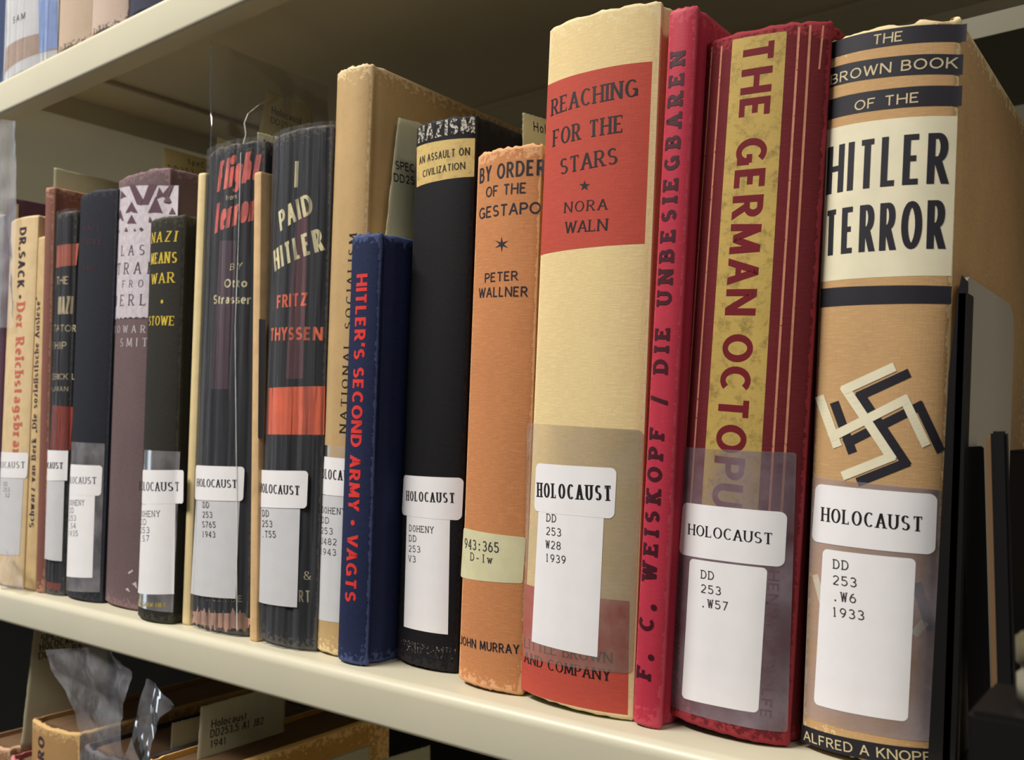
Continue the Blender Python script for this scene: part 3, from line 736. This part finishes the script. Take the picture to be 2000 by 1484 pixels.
# --- National Socialism
b = Book('book', 'tall yellowed tan book standing just left of the short navy book', (619, 1258), (688, 1274), (659, 142),
         cloth('yellowed_tan', (192, 160, 112), (228, 202, 156), .6, .12, .45, wear_glint_amt=.9, coat=.15, blot=.12), b=.003, p=2.6, D=.165, rag=.0015, seed=17, y=.0125)
b.text('NATIONAL SOCIALISM', (676, 846), (697, 456), (663, 845), INK, 'serif')
b.patch('clear_tape', [(632, 868), (716, 876), (706, 1216), (620, 1207)], TAPE, .0001)
holo(b, [(634, 891), (722, 899), (714, 972), (629, 964)], (622, 933), (707, 940), (623, 914), rad=0)
callno(b, [(628, 965), (712, 973), (703, 1218), (620, 1207)], ['DOHENY', 'DD', '253', 'U482', '1943'], (629, 1001), (-.8, 20.3), (8.2, .8), 13, mat=LG)
# --- I Paid Hitler
def jacket(b, name='clear_jacket', mat=None, seed=0, top=.001, amp=.0005, right=0.02):
    """clear film folded round spine and part of the right board, with lengthwise wrinkles"""
    vs, fs = [], []; w = b.w; NU, NV, NR = 46, 30, 6
    for j in range(NV+1):
        v = -.0+ (b.H+top)*j/NV
        for i in range(NU+NR+1):
            if i <= NU:
                u = w*i/NU; of = .0006+amp*(.5+.5*noise1(seed+u*420+v*7))+amp*.5*(.5+.5*noise1(seed+9+u*1100+v*14))
                P = b.local(u, v, of)
            else:
                k = i-NU; P = V3((w+.0007+amp*.8*(.5+.5*noise1(seed+k*3.1+v*40)), b.b+right*k/NR, v))
            vs.append(P)
    n = NU+NR+1
    for j in range(NV):
        for i in range(n-1): k = j*n+i; fs.append((k, k+1, k+n+1, k+n))
    return mesh_obj(name, vs, fs, mat or MYLAR, b.root, smooth=True)
JK = cloth('dark_jacket', (34, 30, 34), (150, 140, 125), .5, .1, .6, wear_glint_amt=.3)
b = Book('book', 'dark book in clear film with an orange band and pale brush title', (503, 1234), (618, 1254), (536, 270),
         JK, b=.0045, p=2.2, D=.15, rag=.0006, seed=21, y=.0095)
YW = paper('pale_yellow_brush', (236, 224, 176), .6, .1); OR = paper('orange_print', (240, 112, 72), .6, .06)
b.patch('maroon_print', [(578, 420), (604, 400), (592, 740), (558, 740)], cloth('muted_maroon', (98, 58, 64), None, .5, .1, .6), .00012, .001)
b.text('I', (575, 366), (585, 366), (574, 315), YW, 'brush', slant=-.12)
b.text('PAID', (548, 452), (614, 416), (544, 414), YW, 'brush')
b.text('HITLER', (537, 531), (636, 488), (535, 490), YW, 'brush')
b.text('FRITZ', (541, 602), (601, 597), (541, 577), OR, 'bold')
b.text('THYSSEN', (528, 666), (631, 665), (528, 641), OR, 'bold')
b.patch('printed_band', [(523, 758), (635, 754), (633, 849), (517, 848)], OR, .0001)
b.text('&', (593, 1132), (610, 1132), (593, 1115), YW, 'serif'); b.text('RT', (584, 1175), (607, 1176), (585, 1152), YW, 'sans')
jacket(b, seed=4)
holo(b, [(513, 917), (606, 919), (603, 992), (510, 989)], (514, 960), (590, 966), (515, 943), off=.0017, rad=.002)
callno(b, [(511, 985), (590, 990), (584, 1185), (505, 1172)], ['DD', '253', '.T55'], (518, 1008), (-.4, 20), (7, .4), 13, off=.0015, mat=LG)
# --- thin tan pamphlet with black spine label
b = Book('booklet', 'thin buff booklet with black spine strip between two film-wrapped dark books', (488, 1231), (502, 1234), (497, 338),
         paper('buff_board', (214, 178, 130), .7, .1), b=.0005, D=.12, rag=.0004, seed=23, paperback=False, groove=0, y=.0092)
b.patch('black_spine_label', [(506, 623), (519, 624), (514, 856), (504, 855)], INK, .0002, nu=3)
# --- Flight from Terror
b = Book('book', 'dark book in clear film with red brush title and torn pinkish foot', (374, 1214), (484, 1232), (409, 298),
         JK, b=.0045, p=2.2, D=.14, rag=.002, seed=25)
RB = paper('red_brush', (240, 112, 98), .6, .2)
b.patch('mauve_print', [(430, 470), (462, 470), (448, 760), (412, 760)], cloth('muted_mauve', (84, 62, 72), None, .5, .1, .6), .00012, .001)
b.text('Flight', (424, 376), (506, 352), (420, 322), RB, 'brush', slant=.25)
b.text('from', (441, 392), (462, 388), (441, 382), LT, 'sans')
b.text('Terror', (417, 458), (500, 430), (418, 402), RB, 'brush', slant=.25)
b.text('BY', (449, 528), (472, 526), (449, 515), YW, 'sans', slant=.2)
b.text('Otto', (438, 562), (483, 561), (438, 545), YW, 'bold'); b.text('Strasser', (417, 594), (492, 594), (417, 576), YW, 'bold')
b.text('McBRIDE'.replace('c', 'C'), (404, 1173), (474, 1175), (404, 1161), LT, 'sans')
b.patch('torn_foot_paper', [(378, 1193), (486, 1196), (488, 1229), (375, 1213)], paper('pink_buff_paper', (196, 152, 132), .7, .15), .00015, .0015, rag=.003, seed=2)
jk = jacket(b, seed=11, amp=.0007)
holo(b, [(389, 908), (482, 911), (479, 978), (387, 975)], (391, 949), (468, 952), (391, 934), off=.0017, rad=.002)
callno(b, [(389, 973), (472, 976), (464, 1168), (378, 1158)], ['DD', '253', 'S765', '1943'], (401, 991), (-.5, 19), (6.8, .3), 12, off=.0015, mat=LG)
# clear film standing up out of that book
def standing_film(b, name, quad, X, mat, seed, amp=.002):
    vs, fs = [], []; n = 20
    c = [on_plane(q, V3((X, 0, 0)), XN) for q in quad]; inv = b.root.matrix_world.inverted()
    for j in range(n+1):
        for i in range(n+1):
            a, t = i/n, j/n
            P = (c[3]*(1-a)+c[2]*a)*(1-t)+(c[0]*(1-a)+c[1]*a)*t
            P = P+V3((amp*noise1(seed+t*5+a*2)+amp*.5*noise1(seed+a*9), 0, 0)); vs.append(inv @ P)
    for j in range(n):
        for i in range(n): k = j*(n+1)+i; fs.append((k, k+1, k+n+2, k+n+1))
    return mesh_obj(name, vs, fs, mat, b.root)
SF = film('standing_film', .05, (200, 205, 200), .1, .3, (30, 30, 30), .3)
X10 = (b.root.matrix_world @ V3((.003, 0, .2))).x
standing_film(b, 'standing_film', [(412, 80), (640, 170), (640, 330), (411, 298)], X10, SF, 3, .0008)
X10b = (b.root.matrix_world @ V3((b.w*.72, 0, .2))).x
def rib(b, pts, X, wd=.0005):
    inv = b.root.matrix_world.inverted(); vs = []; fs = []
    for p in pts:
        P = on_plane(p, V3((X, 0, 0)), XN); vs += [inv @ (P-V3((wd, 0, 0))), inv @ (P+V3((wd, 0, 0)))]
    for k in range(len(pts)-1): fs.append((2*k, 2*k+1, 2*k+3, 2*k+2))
    return mesh_obj('film_edge_glint', vs, fs, EDGE, b.root)
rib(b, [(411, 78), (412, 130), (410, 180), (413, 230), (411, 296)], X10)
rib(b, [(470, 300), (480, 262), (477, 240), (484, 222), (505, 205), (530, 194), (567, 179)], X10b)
b.line('film_edge_glint', [(476, 300), (471, 480), (465, 640), (467, 900), (468, 1228)], 2.2, EDGE, .0021)
standing_film(b, 'standing_film', [(478, 232), (568, 178), (600, 300), (470, 300)], X10b, SF, 8)
# --- thin cream booklet
b = Book('booklet', 'thin plain cream booklet left of the book with red brush title', (356, 1216), (371, 1218), (388, 340),
         paper('cream_board', (226, 204, 152), .7, .06), b=.0012, p=2, D=.12, rag=.0004, seed=27, groove=0, y=.0105)
# --- Nazi Means War
b = Book('book', 'black green book with yellow title beside the thin plain cream booklet', (269, 1198), (336, 1210), (295, 432),
         cloth('green_black_cloth', (44, 42, 36), (80, 78, 66), .7, .4, .3, wear_glint_amt=.6), b=.004, p=2.2, D=.13, rag=.0006, seed=30, y=.003)
YL = paper('yellow_print', (214, 186, 62), .5)
b.text('NAZI', (296, 476), (345, 472), (296, 456), YL, 'serifb', slant=.1); b.text('MEANS', (295, 517), (347, 514), (295, 496), YL, 'serifb')
b.text('WAR', (296, 556), (342, 552), (296, 536), YL, 'serifb'); b.text('·', (312, 600), (320, 600), (312, 578), YL, 'bold'); b.text('STOWE', (291, 636), (342, 636), (291, 618), YL, 'serifb')
b.patch('clear_tape', [(282, 878), (352, 882), (338, 1196), (270, 1182)], TAPE, .0001)
holo(b, [(279, 917), (359, 918), (358, 983), (277, 984)], (273, 957), (350, 959), (273, 940), off=.0003, rad=.0015)
callno(b, [(277, 985), (343, 982), (340, 1160), (269, 1157)], ['DOHENY', 'DD', '253', '.S7'], (275, 1009), (-.4, 16), (6.6, 0), 12)
b.text('McGRAW-HILL'.replace('c', 'C'), (272, 1182), (328, 1185), (272, 1174), YL, 'serif')
# --- Last Train from Berlin
b = Book('book', 'faded purple book with a triangle pattern on its pale title panel', (203, 1178), (304, 1196), (232, 353),
         cloth('faded_purple', (104, 86, 88), (146, 118, 122), .8, .4, .35, wear_glint_amt=.6), b=.005, p=2.2, D=.15, rag=.0012, seed=33, y=.0135)
PL = paper('grey_white_print', (200, 190, 196), .6, .12, 300); PD = paper('purple_brown', (92, 66, 76), .7)
b.patch('printed_panel', [(233, 368), (349, 362), (340, 620), (224, 624)], PL, .0001)
def tri(x, y, s, dn=0): return [(x-s/2, y+s*.45), (x+s/2, y+s*.45), (x, y-s*.5)] if not dn else [(x-s/2, y-s*.45), (x+s/2, y-s*.45), (x, y+s*.5)]
zz = lambda x, y: (x/2.968, 200+y/2.968)
T = [[zz(*p) for p in q] for q in ([(750, 478), (785, 478), (830, 560), (820, 595), (795, 590)], [(865, 475), (915, 475), (860, 592), (822, 592)], [(925, 490), (955, 540), (905, 560)], [(985, 480), (1009, 480), (970, 560), (940, 540)],
  [(705, 510), (735, 545), (700, 560)], [(765, 575), (800, 640), (730, 640)], [(905, 545), (945, 640), (860, 640)], [(765, 650), (792, 702), (738, 702)], [(700, 620), (718, 685), (682, 690)], [(870, 660), (888, 695), (862, 695)],
  [(733, 722), (743, 748), (723, 748)], [(783, 728), (790, 745), (776, 745)], [(688, 725), (694, 752), (682, 752)], [(820, 722), (834, 735), (820, 748), (808, 735)])]
T += [[(x+s_, y) for x, y in tri(0, 0, 0)] for x, y, s_ in ()]
T += [tri(328, 388, 16), tri(337, 412, 14), tri(318, 430, 10)]
b.polys('triangle_pattern', T, PD, .0007)
DK = paper('dark_purple_ink', (62, 44, 54), .6)
b.text('LAST', (237, 500), (310, 499), (238, 480), DK, 'serif'); b.text('TRAIN', (229, 537), (326, 536), (229, 515), DK, 'serif')
b.text('FROM', (239, 562), (307, 561), (239, 548), DK, 'serif'); b.text('BERLIN', (224, 599), (334, 597), (224, 578), DK, 'serif')
b.line('panel_rule', [(224, 623), (340, 621)], 3, DK, .0002)
b.text('HOWARD K', (222, 651), (340, 651), (222, 637), PL, 'serif'); b.text('SMITH', (235, 677), (314, 677), (235, 661), PL, 'serif')
b.polys('scuff_mark', [[zb for zb in ((250, 1118), (259, 1112), (260, 1115), (252, 1121))], [(258, 1140), (266, 1136), (268, 1150), (262, 1143)], [(245, 1150), (250, 1148), (254, 1156), (248, 1153)]], PL, .0002)
# --- black book
b = Book('book', 'blue black cloth book with taped white labels, left of the purple book', (127, 1156), (199, 1172), (158, 384),
         cloth('blue_black_cloth', (34, 36, 44), (60, 62, 70), .7, .35, .2, wear_glint_amt=.6), b=.0045, p=2.2, D=.15, rag=.0012, seed=36, y=.0105)
FR = paper('faint_maroon', (78, 42, 52), .6)
b.text('NAZI', (164, 452), (192, 450), (164, 442), FR, 'serif'); b.text('DRIVE', (162, 480), (200, 478), (162, 468), FR, 'serif'); b.text('EAST', (164, 530), (188, 529), (164, 520), FR, 'serif')
b.patch('clear_tape', [(139, 862), (206, 866), (196, 1156), (129, 1152)], TAPE, .0001)
holo(b, [(138, 906), (202, 909), (199, 968), (135, 964)], (131, 943), (190, 945), (131, 930), off=.0003)
callno(b, [(135, 962), (186, 966), (181, 1128), (130, 1125)], ['DOHENY', 'DD', '253', '.S4', '1935'], (136, 987), (-.6, 15), (5, 0), 11)
# --- Nazi Dictatorship
b = Book('book', 'narrow dark book in clear film with dull orange and red bands', (89, 1142), (126, 1160), (113, 420),
         JK, b=.003, p=2.2, D=.13, rag=.0004, seed=39, y=.011)
b.patch('printed_band', [(113, 480), (154, 475), (149, 518), (110, 524)], paper('dull_orange', (176, 92, 70), .6), .0001)
b.patch('printed_band', [(104, 791), (143, 795), (137, 880), (98, 878)], paper('dull_red', (150, 56, 40), .6), .0001)
b.text('THE', (111, 556), (135, 555), (111, 541), LT, 'sans'); b.text('NAZI', (113, 614), (143, 613), (113, 580), LT, 'sans'); b.text('DICTATOR', (96, 648), (148, 648), (96, 635), LT, 'sans'); b.text('SHIP', (104, 682), (132, 682), (104, 668), LT, 'sans')
b.text('FREDERICK L', (90, 742), (145, 741), (90, 731), LT, 'sans'); b.text('SCHUMAN', (96, 764), (136, 764), (96, 755), LT, 'sans')
jacket(b, seed=19, amp=.0005)
holo(b, [(95, 878), (136, 880), (134, 938), (93, 938)], (86, 913), (130, 915), (86, 901), off=.0015, rad=0)
callno(b, [(93, 938), (131, 939), (126, 1095), (88, 1087)], [' '], (92, 960), (0, 15), (4, 0), 10, off=.0014, mat=LG)
b.patch('foot_stripe', [(90, 1134), (122, 1139), (121, 1152), (89, 1146)], paper('dull_red', (150, 56, 40)), .00015)
# --- brown red book
b = Book('book', 'brown red cloth book right of the narrow yellowed booklet', (72, 1144), (88, 1148), (91, 369),
         cloth('brown_red_cloth', (128, 84, 74), (170, 128, 104), .7, .3, .3), b=.002, p=2.2, D=.15, rag=.0012, seed=42, y=.009)
# --- Schwarz van Berk
b = Book('booklet', 'narrow yellowed booklet with tiny black lettering running up its spine', (48, 1140), (70, 1144), (72, 465),
         paper('yellow_buff', (205, 176, 128), .7, .1), b=.001, D=.12, seed=44, y=.010, groove=0)
b.text('Schwarz van Berk „Die sozialistische Auslese“', (66, 1031), (79, 579), (57, 1031), DK, 'frak')
# --- Dr. Sack
b = Book('book', 'cream paper book with black and faded red lettering running down', (-8, 1133), (45, 1141), (22, 432),
         paper('pale_cream_cover', (216, 190, 146), .65, .06), b=.003, D=.12, seed=46, y=.0065)
b.text('DR.SACK ·', (39, 445), (33, 585), (52, 445), DK, 'bold'); b.text('Der Reichstagsbrand', (33, 592), (24, 910), (49, 592), paper('faded_red_print', (198, 104, 84), .6), 'frak')
holo(b, [(-8, 882), (56, 884), (53, 934), (-12, 931)], (-10, 913), (50, 914), (-10, 901), off=.0004)
callno(b, [(-10, 931), (47, 935), (39, 1084), (-18, 1080)], ['DD', '253', '.S2'], (7, 949), (-.3, 11), (4.5, 0), 8, off=.00035, mat=LG)
DS = b
# --- purple book behind
b = Book('book', 'thin purple cloth book whose top shows above the cream paper book', (-17, 1130), (-9, 1132), (14, 388),
         cloth('dull_purple', (84, 56, 72), None, .7, .3, .3), b=.0012, D=.12, seed=48, y=.0075)
# --- leftmost wrapped book
b = Book('book', 'grey book in crinkled clear film at the left end of the row', (-86, 1120), (-19, 1130), (-58, 436),
         paper('grey_jacket', (150, 150, 152), .6, .15), b=.004, D=.13, seed=50, y=.0065)
jacket(b, seed=29, amp=.0012, mat=CRINK, right=.01)
LX = b
def crumpled(name, left, right, Yp, mat, seed, amp=.003, nu=26, nv=44, parent=None, yslope=0):
    """sheet of film between two pixel polylines on the plane Y=Yp, crumpled in depth"""
    def at(poly, t):
        x = t*(len(poly)-1); i = min(int(x), len(poly)-2); f = x-i
        return (poly[i][0]*(1-f)+poly[i+1][0]*f, poly[i][1]*(1-f)+poly[i+1][1]*f)
    vs, fs = [], []
    for j in range(nv+1):
        t = j/nv; a, c = at(left, t), at(right, t)
        for i in range(nu+1):
            f = i/nu; P = on_plane((a[0]*(1-f)+c[0]*f, a[1]*(1-f)+c[1]*f), V3((0, Yp, 0)), YN)
            k = 0
            for m in range(7):
                ph = hsh(seed+m)*6.28; dr = hsh(seed+m*3+1)*1.4-.7+1.57*(m % 2) ; fr = (60+hsh(seed+m*7)*130)*(1 if m < 4 else 2.2)
                s_ = math.sin((P.x*math.cos(dr)+P.z*math.sin(dr))*fr+ph); k += (1-abs(s_)*2)*(1 if m < 4 else .4)
            vs.append(P+V3((0, amp*k*.35+yslope*f, 0)))
    for j in range(nv):
        for i in range(nu): q = j*(nu+1)+i; fs.append((q, q+1, q+nu+2, q+nu+1))
    inv = None
    if parent:
        inv = parent.matrix_world.inverted(); vs = [inv @ v for v in vs]
    return mesh_obj(name, vs, fs, mat, parent, smooth=True, auto=25)
crumpled('loose_film', [(-10, 232), (-10, 450), (-10, 640)], [(30, 236), (34, 420), (26, 640)], .004, film('hazy_film', .16, (225, 225, 230), .3, 0, (70, 70, 14), .04), 5, .0009, parent=LX.root)
crumpled('film_tail', [(8, 1075), (2, 1110), (0, 1150)], [(38, 1080), (42, 1120), (52, 1152)], .003, CRINK, 12, .0014, parent=DS.root)

# ================================================================= paper flags in the main row
FP = paper('acid_free_card', (206, 202, 168), .8, .04); FP2 = paper('buff_card', (196, 184, 140), .8, .05)
FI = paper('flag_ink', (48, 44, 46), .7)
def bx(px, Y): return on_plane(px, V3((0, Y, 0)), YN).x
def flag(label, quad, Yf, texts, mat=FP, bend=0, style='arial', Xo=None, cat='paper flag'):
    X = Xo if Xo is not None else bx(quad[3], Yf)
    c = Card('paper_flag', label, quad, X, mat, bend=bend)
    for t, p0, p1, pt in texts: c.text(t, p0, p1, pt, FI, style, .0006, 'printed_line', c.sheet)
    return c
flag('pale green grey paper flag lettered SPEC DD25 behind the short navy book', [(778, 229), (905, 262), (905, 560), (742, 560)], .018,
     [('SPEC COL', (772, 330), (846, 344), (774, 314)), ('DD253 V3', (769, 354), (846, 368), (771, 338))], bend=.001)
flag('cream paper flag lettered Hol, between the black and the cream book', [(1021, 220), (1110, 245), (1110, 320), (1021, 300)], .05,
     [('Holocaust', (1042, 256), (1118, 275), (1043, 238))])
flag('cream paper flag sticking up above the thin buff booklet', [(503, 258), (560, 272), (558, 400), (503, 340)], .0122,
     [('H', (526, 308), (534, 310), (526, 298)), ('D', (526, 326), (534, 328), (526, 316))])
flag('buff paper flag with faint typed lines right of the purple book', [(320, 288), (420, 316), (420, 380), (317, 345)], .05,
     [('SpeCol', (366, 320), (412, 331), (367, 310)), ('DD253 .S6', (328, 332), (412, 347), (329, 322))], FP2, style='type')
flag('plain cream paper flag above the blue black book', [(106, 327), (236, 358), (236, 420), (104, 400)], .02, [])
flag('dim paper flag seen through the standing clear film', [(520, 176), (610, 210), (612, 290), (505, 262)], .05,
     [('Holocaust', (530, 222), (588, 244), (533, 208)), ('DD253', (528, 240), (570, 256), (530, 228))], FP2)
flag('small buff flag corner above the book with red brush title', [(424, 267), (455, 277), (455, 300), (424, 295)], .05, [], FP2)

# ================================================================= bookend and things at the right end
XR = (BB.root.matrix_world @ V3((BB.w, 0, .1))).x+.0012+.003
def pt(px, X=None, Y=None):
    return on_plane(px, V3((X, 0, 0)), XN) if X is not None else on_plane(px, V3((0, Y, 0)), YN)
be = bpy.data.objects.new('bookend', None); COL.objects.link(be)
th = BB.th; evb = BB.ev
# plate leans with the book: built in the book's side plane
def side(px, off=.0015):
    n = BB.eu; P0 = BB.root.matrix_world @ V3((BB.w+off, 0, 0)); return on_plane(px, P0, n), n
A0, nn = side((1908, 560)); print('bookend front', A0)
Pz = BB.root.matrix_world @ V3((BB.w+.0025, .004, .0))
be.matrix_world = Matrix.Translation(Pz) @ BB.root.matrix_world.to_3x3().to_4x4()
inv = be.matrix_world.inverted()
a = inv @ A0; hh = a.z; print('bookend h', hh, a)
prof = [(.0, .0), (.0, hh-.008), (.002, hh-.002), (.006, hh), (.075, hh-.0005), (.083, hh-.004), (.086, hh-.012), (.086, 0)]
vs = [(0, y, z) for y, z in prof]+[(.0012, y, z) for y, z in prof]; n = len(prof)
mesh_obj('plate', vs, [(i, (i+1) % n, n+(i+1) % n, n+i) for i in range(n)]+[tuple(range(n)), tuple(range(2*n-1, n-1, -1))], GRY, be, auto=30)
fv = [(-.0032, 0), (-.0020, hh*.45), (-.0012, hh*.8), (.0006, hh-.006), (.0014, hh-.001), (.0030, hh-.003), (.004, hh*.5), (.004, 0)]  # black strip shaped to stand for shade on the tan spine's right edge
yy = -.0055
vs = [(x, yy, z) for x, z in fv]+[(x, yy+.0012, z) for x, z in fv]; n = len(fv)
fl_ = mesh_obj('shade_flange', vs, [(i, (i+1) % n, n+(i+1) % n, n+i) for i in range(n)]+[tuple(range(n)), tuple(range(2*n-1, n-1, -1))], BLK, be, auto=30)
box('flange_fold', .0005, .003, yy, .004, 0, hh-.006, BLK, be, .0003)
box('foot_plate', .0012, .09, .0, .086, .0008, .002, BLK, be, .0003)
tag(be, 'dark steel bookend holding up the right side of the thick tan book', 'bookend')
# items beyond
q = pt((1947, 842), X=XR+.014); print('post', q); post = box('slim_post', q.x-.0016, q.x+.0022, q.y, q.y+.003, 0.001, q.z, BLK, bev=.0006); tag(post, 'slim black steel post blurred right of the dark bookend', 'post')
q = pt((1931, 850), X=XR+.012)
bk_ = box('slim_board', q.x-.0016, q.x+.0012, q.y+.004, q.y+.0055, 0.001, q.z, metal('tan_board', (112, 84, 54), .7), bev=.0005); tag(bk_, 'narrow tan board edge blurred left of the slim black post', 'board')
q = pt((1995, 530), Y=.3); q2 = pt((1995, 880), Y=.3)
o = box('far_upright', q.x-.004, q.x+.04, .3, .32, q2.z, q.z, OLV, bev=.001); tag(o, 'pale olive upright plate at the right edge of the photo', 'post')
q = pt((2006, 1302), X=XR+.03); print('tin', q)
import bmesh
for k, (dz, c, lb) in enumerate(((-.0033, (120, 117, 100), 'lower pale round tin at the right edge, blurred'), (.0033, (84, 80, 56), 'upper olive round tin at the right edge, blurred'))):
    bm = bmesh.new(); bmesh.ops.create_cone(bm, cap_ends=True, segments=32, radius1=.0062, radius2=.0062, depth=.0058)
    bmesh.ops.bevel(bm, geom=[e for e in bm.edges if abs(e.verts[0].co.z-e.verts[1].co.z) < 1e-6], offset=.0007, segments=3, affect='EDGES')
    me = bpy.data.meshes.new('tin'); bm.to_mesh(me); bm.free(); me.materials.append(metal('tin_paint_%d' % k, c, .4)); me.shade_smooth()
    o = bpy.data.objects.new('tin', me); COL.objects.link(o); o.location = (q.x+.0045, q.y, q.z+dz); tag(o, lb, 'tin')
    tins = o
o = box('storage_box', q.x-.008, q.x+.02, q.y-.012, q.y+.012, .001, q.z-.0064, BLK, bev=.001); tag(o, 'black box under the two round tins at the right edge', 'box')

main = sorted(BOOKS, key=lambda k: k.O.x)
for p_, q_ in zip(main[:-1], main[1:]):
    h = min(p_.H, q_.H); X = lambda k, u, v: (k.root.matrix_world @ V3((u, 0, v))).x
    print('GAP %-30s|%-30s bottom %.1f top %.1f  (Y %.1f %.1f)' % (p_.root['label'][:30], q_.root['label'][:30], (X(q_, 0, 0)-X(p_, p_.w, 0))*1e3, (X(q_, 0, h)-X(p_, p_.w, h))*1e3, p_.O.y*1e3, q_.O.y*1e3))
# ================================================================= books on the upper shelf (feet only in view)
ub = [
 ('dark blue book at the upper left corner of the photo', (-60, 180), (7, 140), (-45, -300), (58, 72, 104), 0),
 ('white and pale blue book in glossy film on the upper shelf', (6, 143), (112, 92), (21, -300), (206, 206, 208), 1),
 ('plain beige book right of the white one on the upper shelf', (115, 93), (186, 60), (128, -300), (180, 160, 140), 0),
 ('beige book with a dark bruised foot on the upper shelf', (180, 60), (254, 24), (194, -300), (184, 164, 150), 0),
 ('dark navy book, rightmost of those on the upper shelf', (254, 26), (330, -12), (268, -300), (52, 54, 70), 0)]
for i, (lb, BLp, BRp, TLp, c, fl) in enumerate(ub):
    m = cloth('upper_cloth_%d' % i, c, tuple(int(x*.55) for x in c) if i in (2, 3) else None, .8, .2, .25)
    b = Book('book', lb, BLp, BRp, TLp, m, b=.006, p=2.0, D=.14, y=.0035, zb=UZ, rag=.0008, seed=60+i, H=.21)
    if fl:
        b.patch('foot_board', [(14, 92), (112, 60), (112, 96), (8, 146)], paper('beige_foot', (176, 152, 136), .6), .00012)
        b.patch('pale_blue_side', [(75, 0), (112, 0), (112, 92), (77, 104)], paper('pale_blue', (150, 172, 220), .35), .00016)
        b.text('SAM', (25, 47), (49, 37), (25, 34), DK, 'sans')
        jacket(b, seed=51, amp=.0004)

# ================================================================= books and flags on the lower shelf
def lbook(lb, TL, TR, BL, mat, y, **k):
    """lower shelf book given by its spine top corners; BL any pixel down its left edge"""
    Y = y+.004
    a_, c_ = pt(TL, Y=Y), pt(TR, Y=Y); e_ = pt(BL, Y=Y)
    b = Book('book', lb, BL, (BL[0]+TR[0]-TL[0], BL[1]+(TR[0]-TL[0])*.25), TL, mat, b=.004, p=2.2, y=y, zb=-SP, **k)
    return b
TB = cloth('brown_buckram', (172, 134, 88), (206, 170, 116), .8, .3, .4)
b = lbook('tan buckram book on the lower shelf, top rim seen from above', (63, 1402), (157, 1433), (57, 1800), TB, .02, D=.14, rag=.0012, seed=70, pages=(120, 90, 60))
b.text('RO', (86, 1487), (87, 1441), (74, 1487), DK, 'bold')
for i, (lb, TL, TR, c, y) in enumerate([
    ('worn pink buckram book at the lower left corner', (22, 1474), (62, 1486), (150, 78, 78), .012),
    ('torn brown book at the lower left edge', (-40, 1440), (20, 1458), (150, 112, 80), .02),
    ('dark book wrapped in crumpled clear film on the lower shelf', (165, 1452), (262, 1480), (52, 46, 48), .02),
    ('orange tan book with frayed head on the lower shelf', (290, 1482), (385, 1504), (210, 158, 84), .006)]):
    lbook(lb, TL, TR, (TL[0]-6, 1800), cloth('lower_cloth_%d' % i, c, tuple(min(255, x+50) for x in c), .8, .3, .4), y, D=.14, rag=.002, seed=72+i, pages=(120, 90, 60))
flag('tall paper flag lettered Spec Holocaust on the lower shelf, leftmost', [(68, 1215), (215, 1175), (210, 1440), (40, 1460)], .03,
     [('SPEC COL', (80, 1255), (160, 1234), (82, 1240)), ('HOLOCAUST', (77, 1272), (162, 1250), (78, 1257)), ('DD253 .R6', (75, 1288), (160, 1267), (76, 1274))])
flag('paper flag lettered Holocaust DD253.5 A1 J82 1941 on the lower shelf', [(392, 1380), (558, 1335), (555, 1440), (384, 1500)], .03,
     [('Holocaust', (412, 1422), (482, 1404), (413, 1406)), ('DD253.5 A1 J82', (410, 1441), (514, 1414), (411, 1425)), ('1941', (410, 1461), (441, 1453), (411, 1446))])
flag('small blank paper flag left of the lettered Holocaust flag', [(336, 1412), (392, 1398), (392, 1470), (333, 1470)], .05, [])
flag('blank paper flag low under the shelf edge, left of two', [(640, 1484), (722, 1455), (722, 1540), (636, 1560)], .06, [])
flag('blank paper flag low under the shelf edge, right of two', [(742, 1484), (840, 1455), (840, 1540), (740, 1560)], .06, [])
q = pt((1893, 872), Y=.035)
o = box('low_bookend', q.x+.0, q.x+.0012, .035, .05, .001, q.z, BLK, bev=.0004); box('flange', q.x-.002, q.x+.004, .034, .0352, .001, q.z, BLK, None, .0003).parent = None
tag(o, 'low black bookend blurred behind the taller dark bookend', 'bookend')
fo = bpy.data.objects['flange']; fo.parent = o; fo.matrix_parent_inverse = o.matrix_world.inverted()
q = pt((2010, 880), Y=.13)
o = box('black_box', q.x-.03, q.x+.06, .125, .165, .001, q.z, metal('flat_black', (20, 17, 16), .7), bev=.001); tag(o, 'black box standing back on the shelf at the right edge of the photo', 'box')
SHT = [o for o in bpy.data.objects if o.get('label') == 'dark book wrapped in crumpled clear film on the lower shelf'][0]
crumpled('crumpled_film', [(90, 1268), (100, 1305), (132, 1350), (153, 1392), (159, 1430), (163, 1500)], [(205, 1262), (262, 1310), (250, 1365), (232, 1410), (236, 1440), (250, 1500)], .008, CRINK, 21, .0018, parent=SHT)
crumpled('crumpled_film', [(287, 1325), (275, 1380), (258, 1440), (242, 1500)], [(292, 1325), (345, 1376), (318, 1400), (300, 1450), (296, 1500)], .006, CRINK, 33, .0018, parent=SHT)
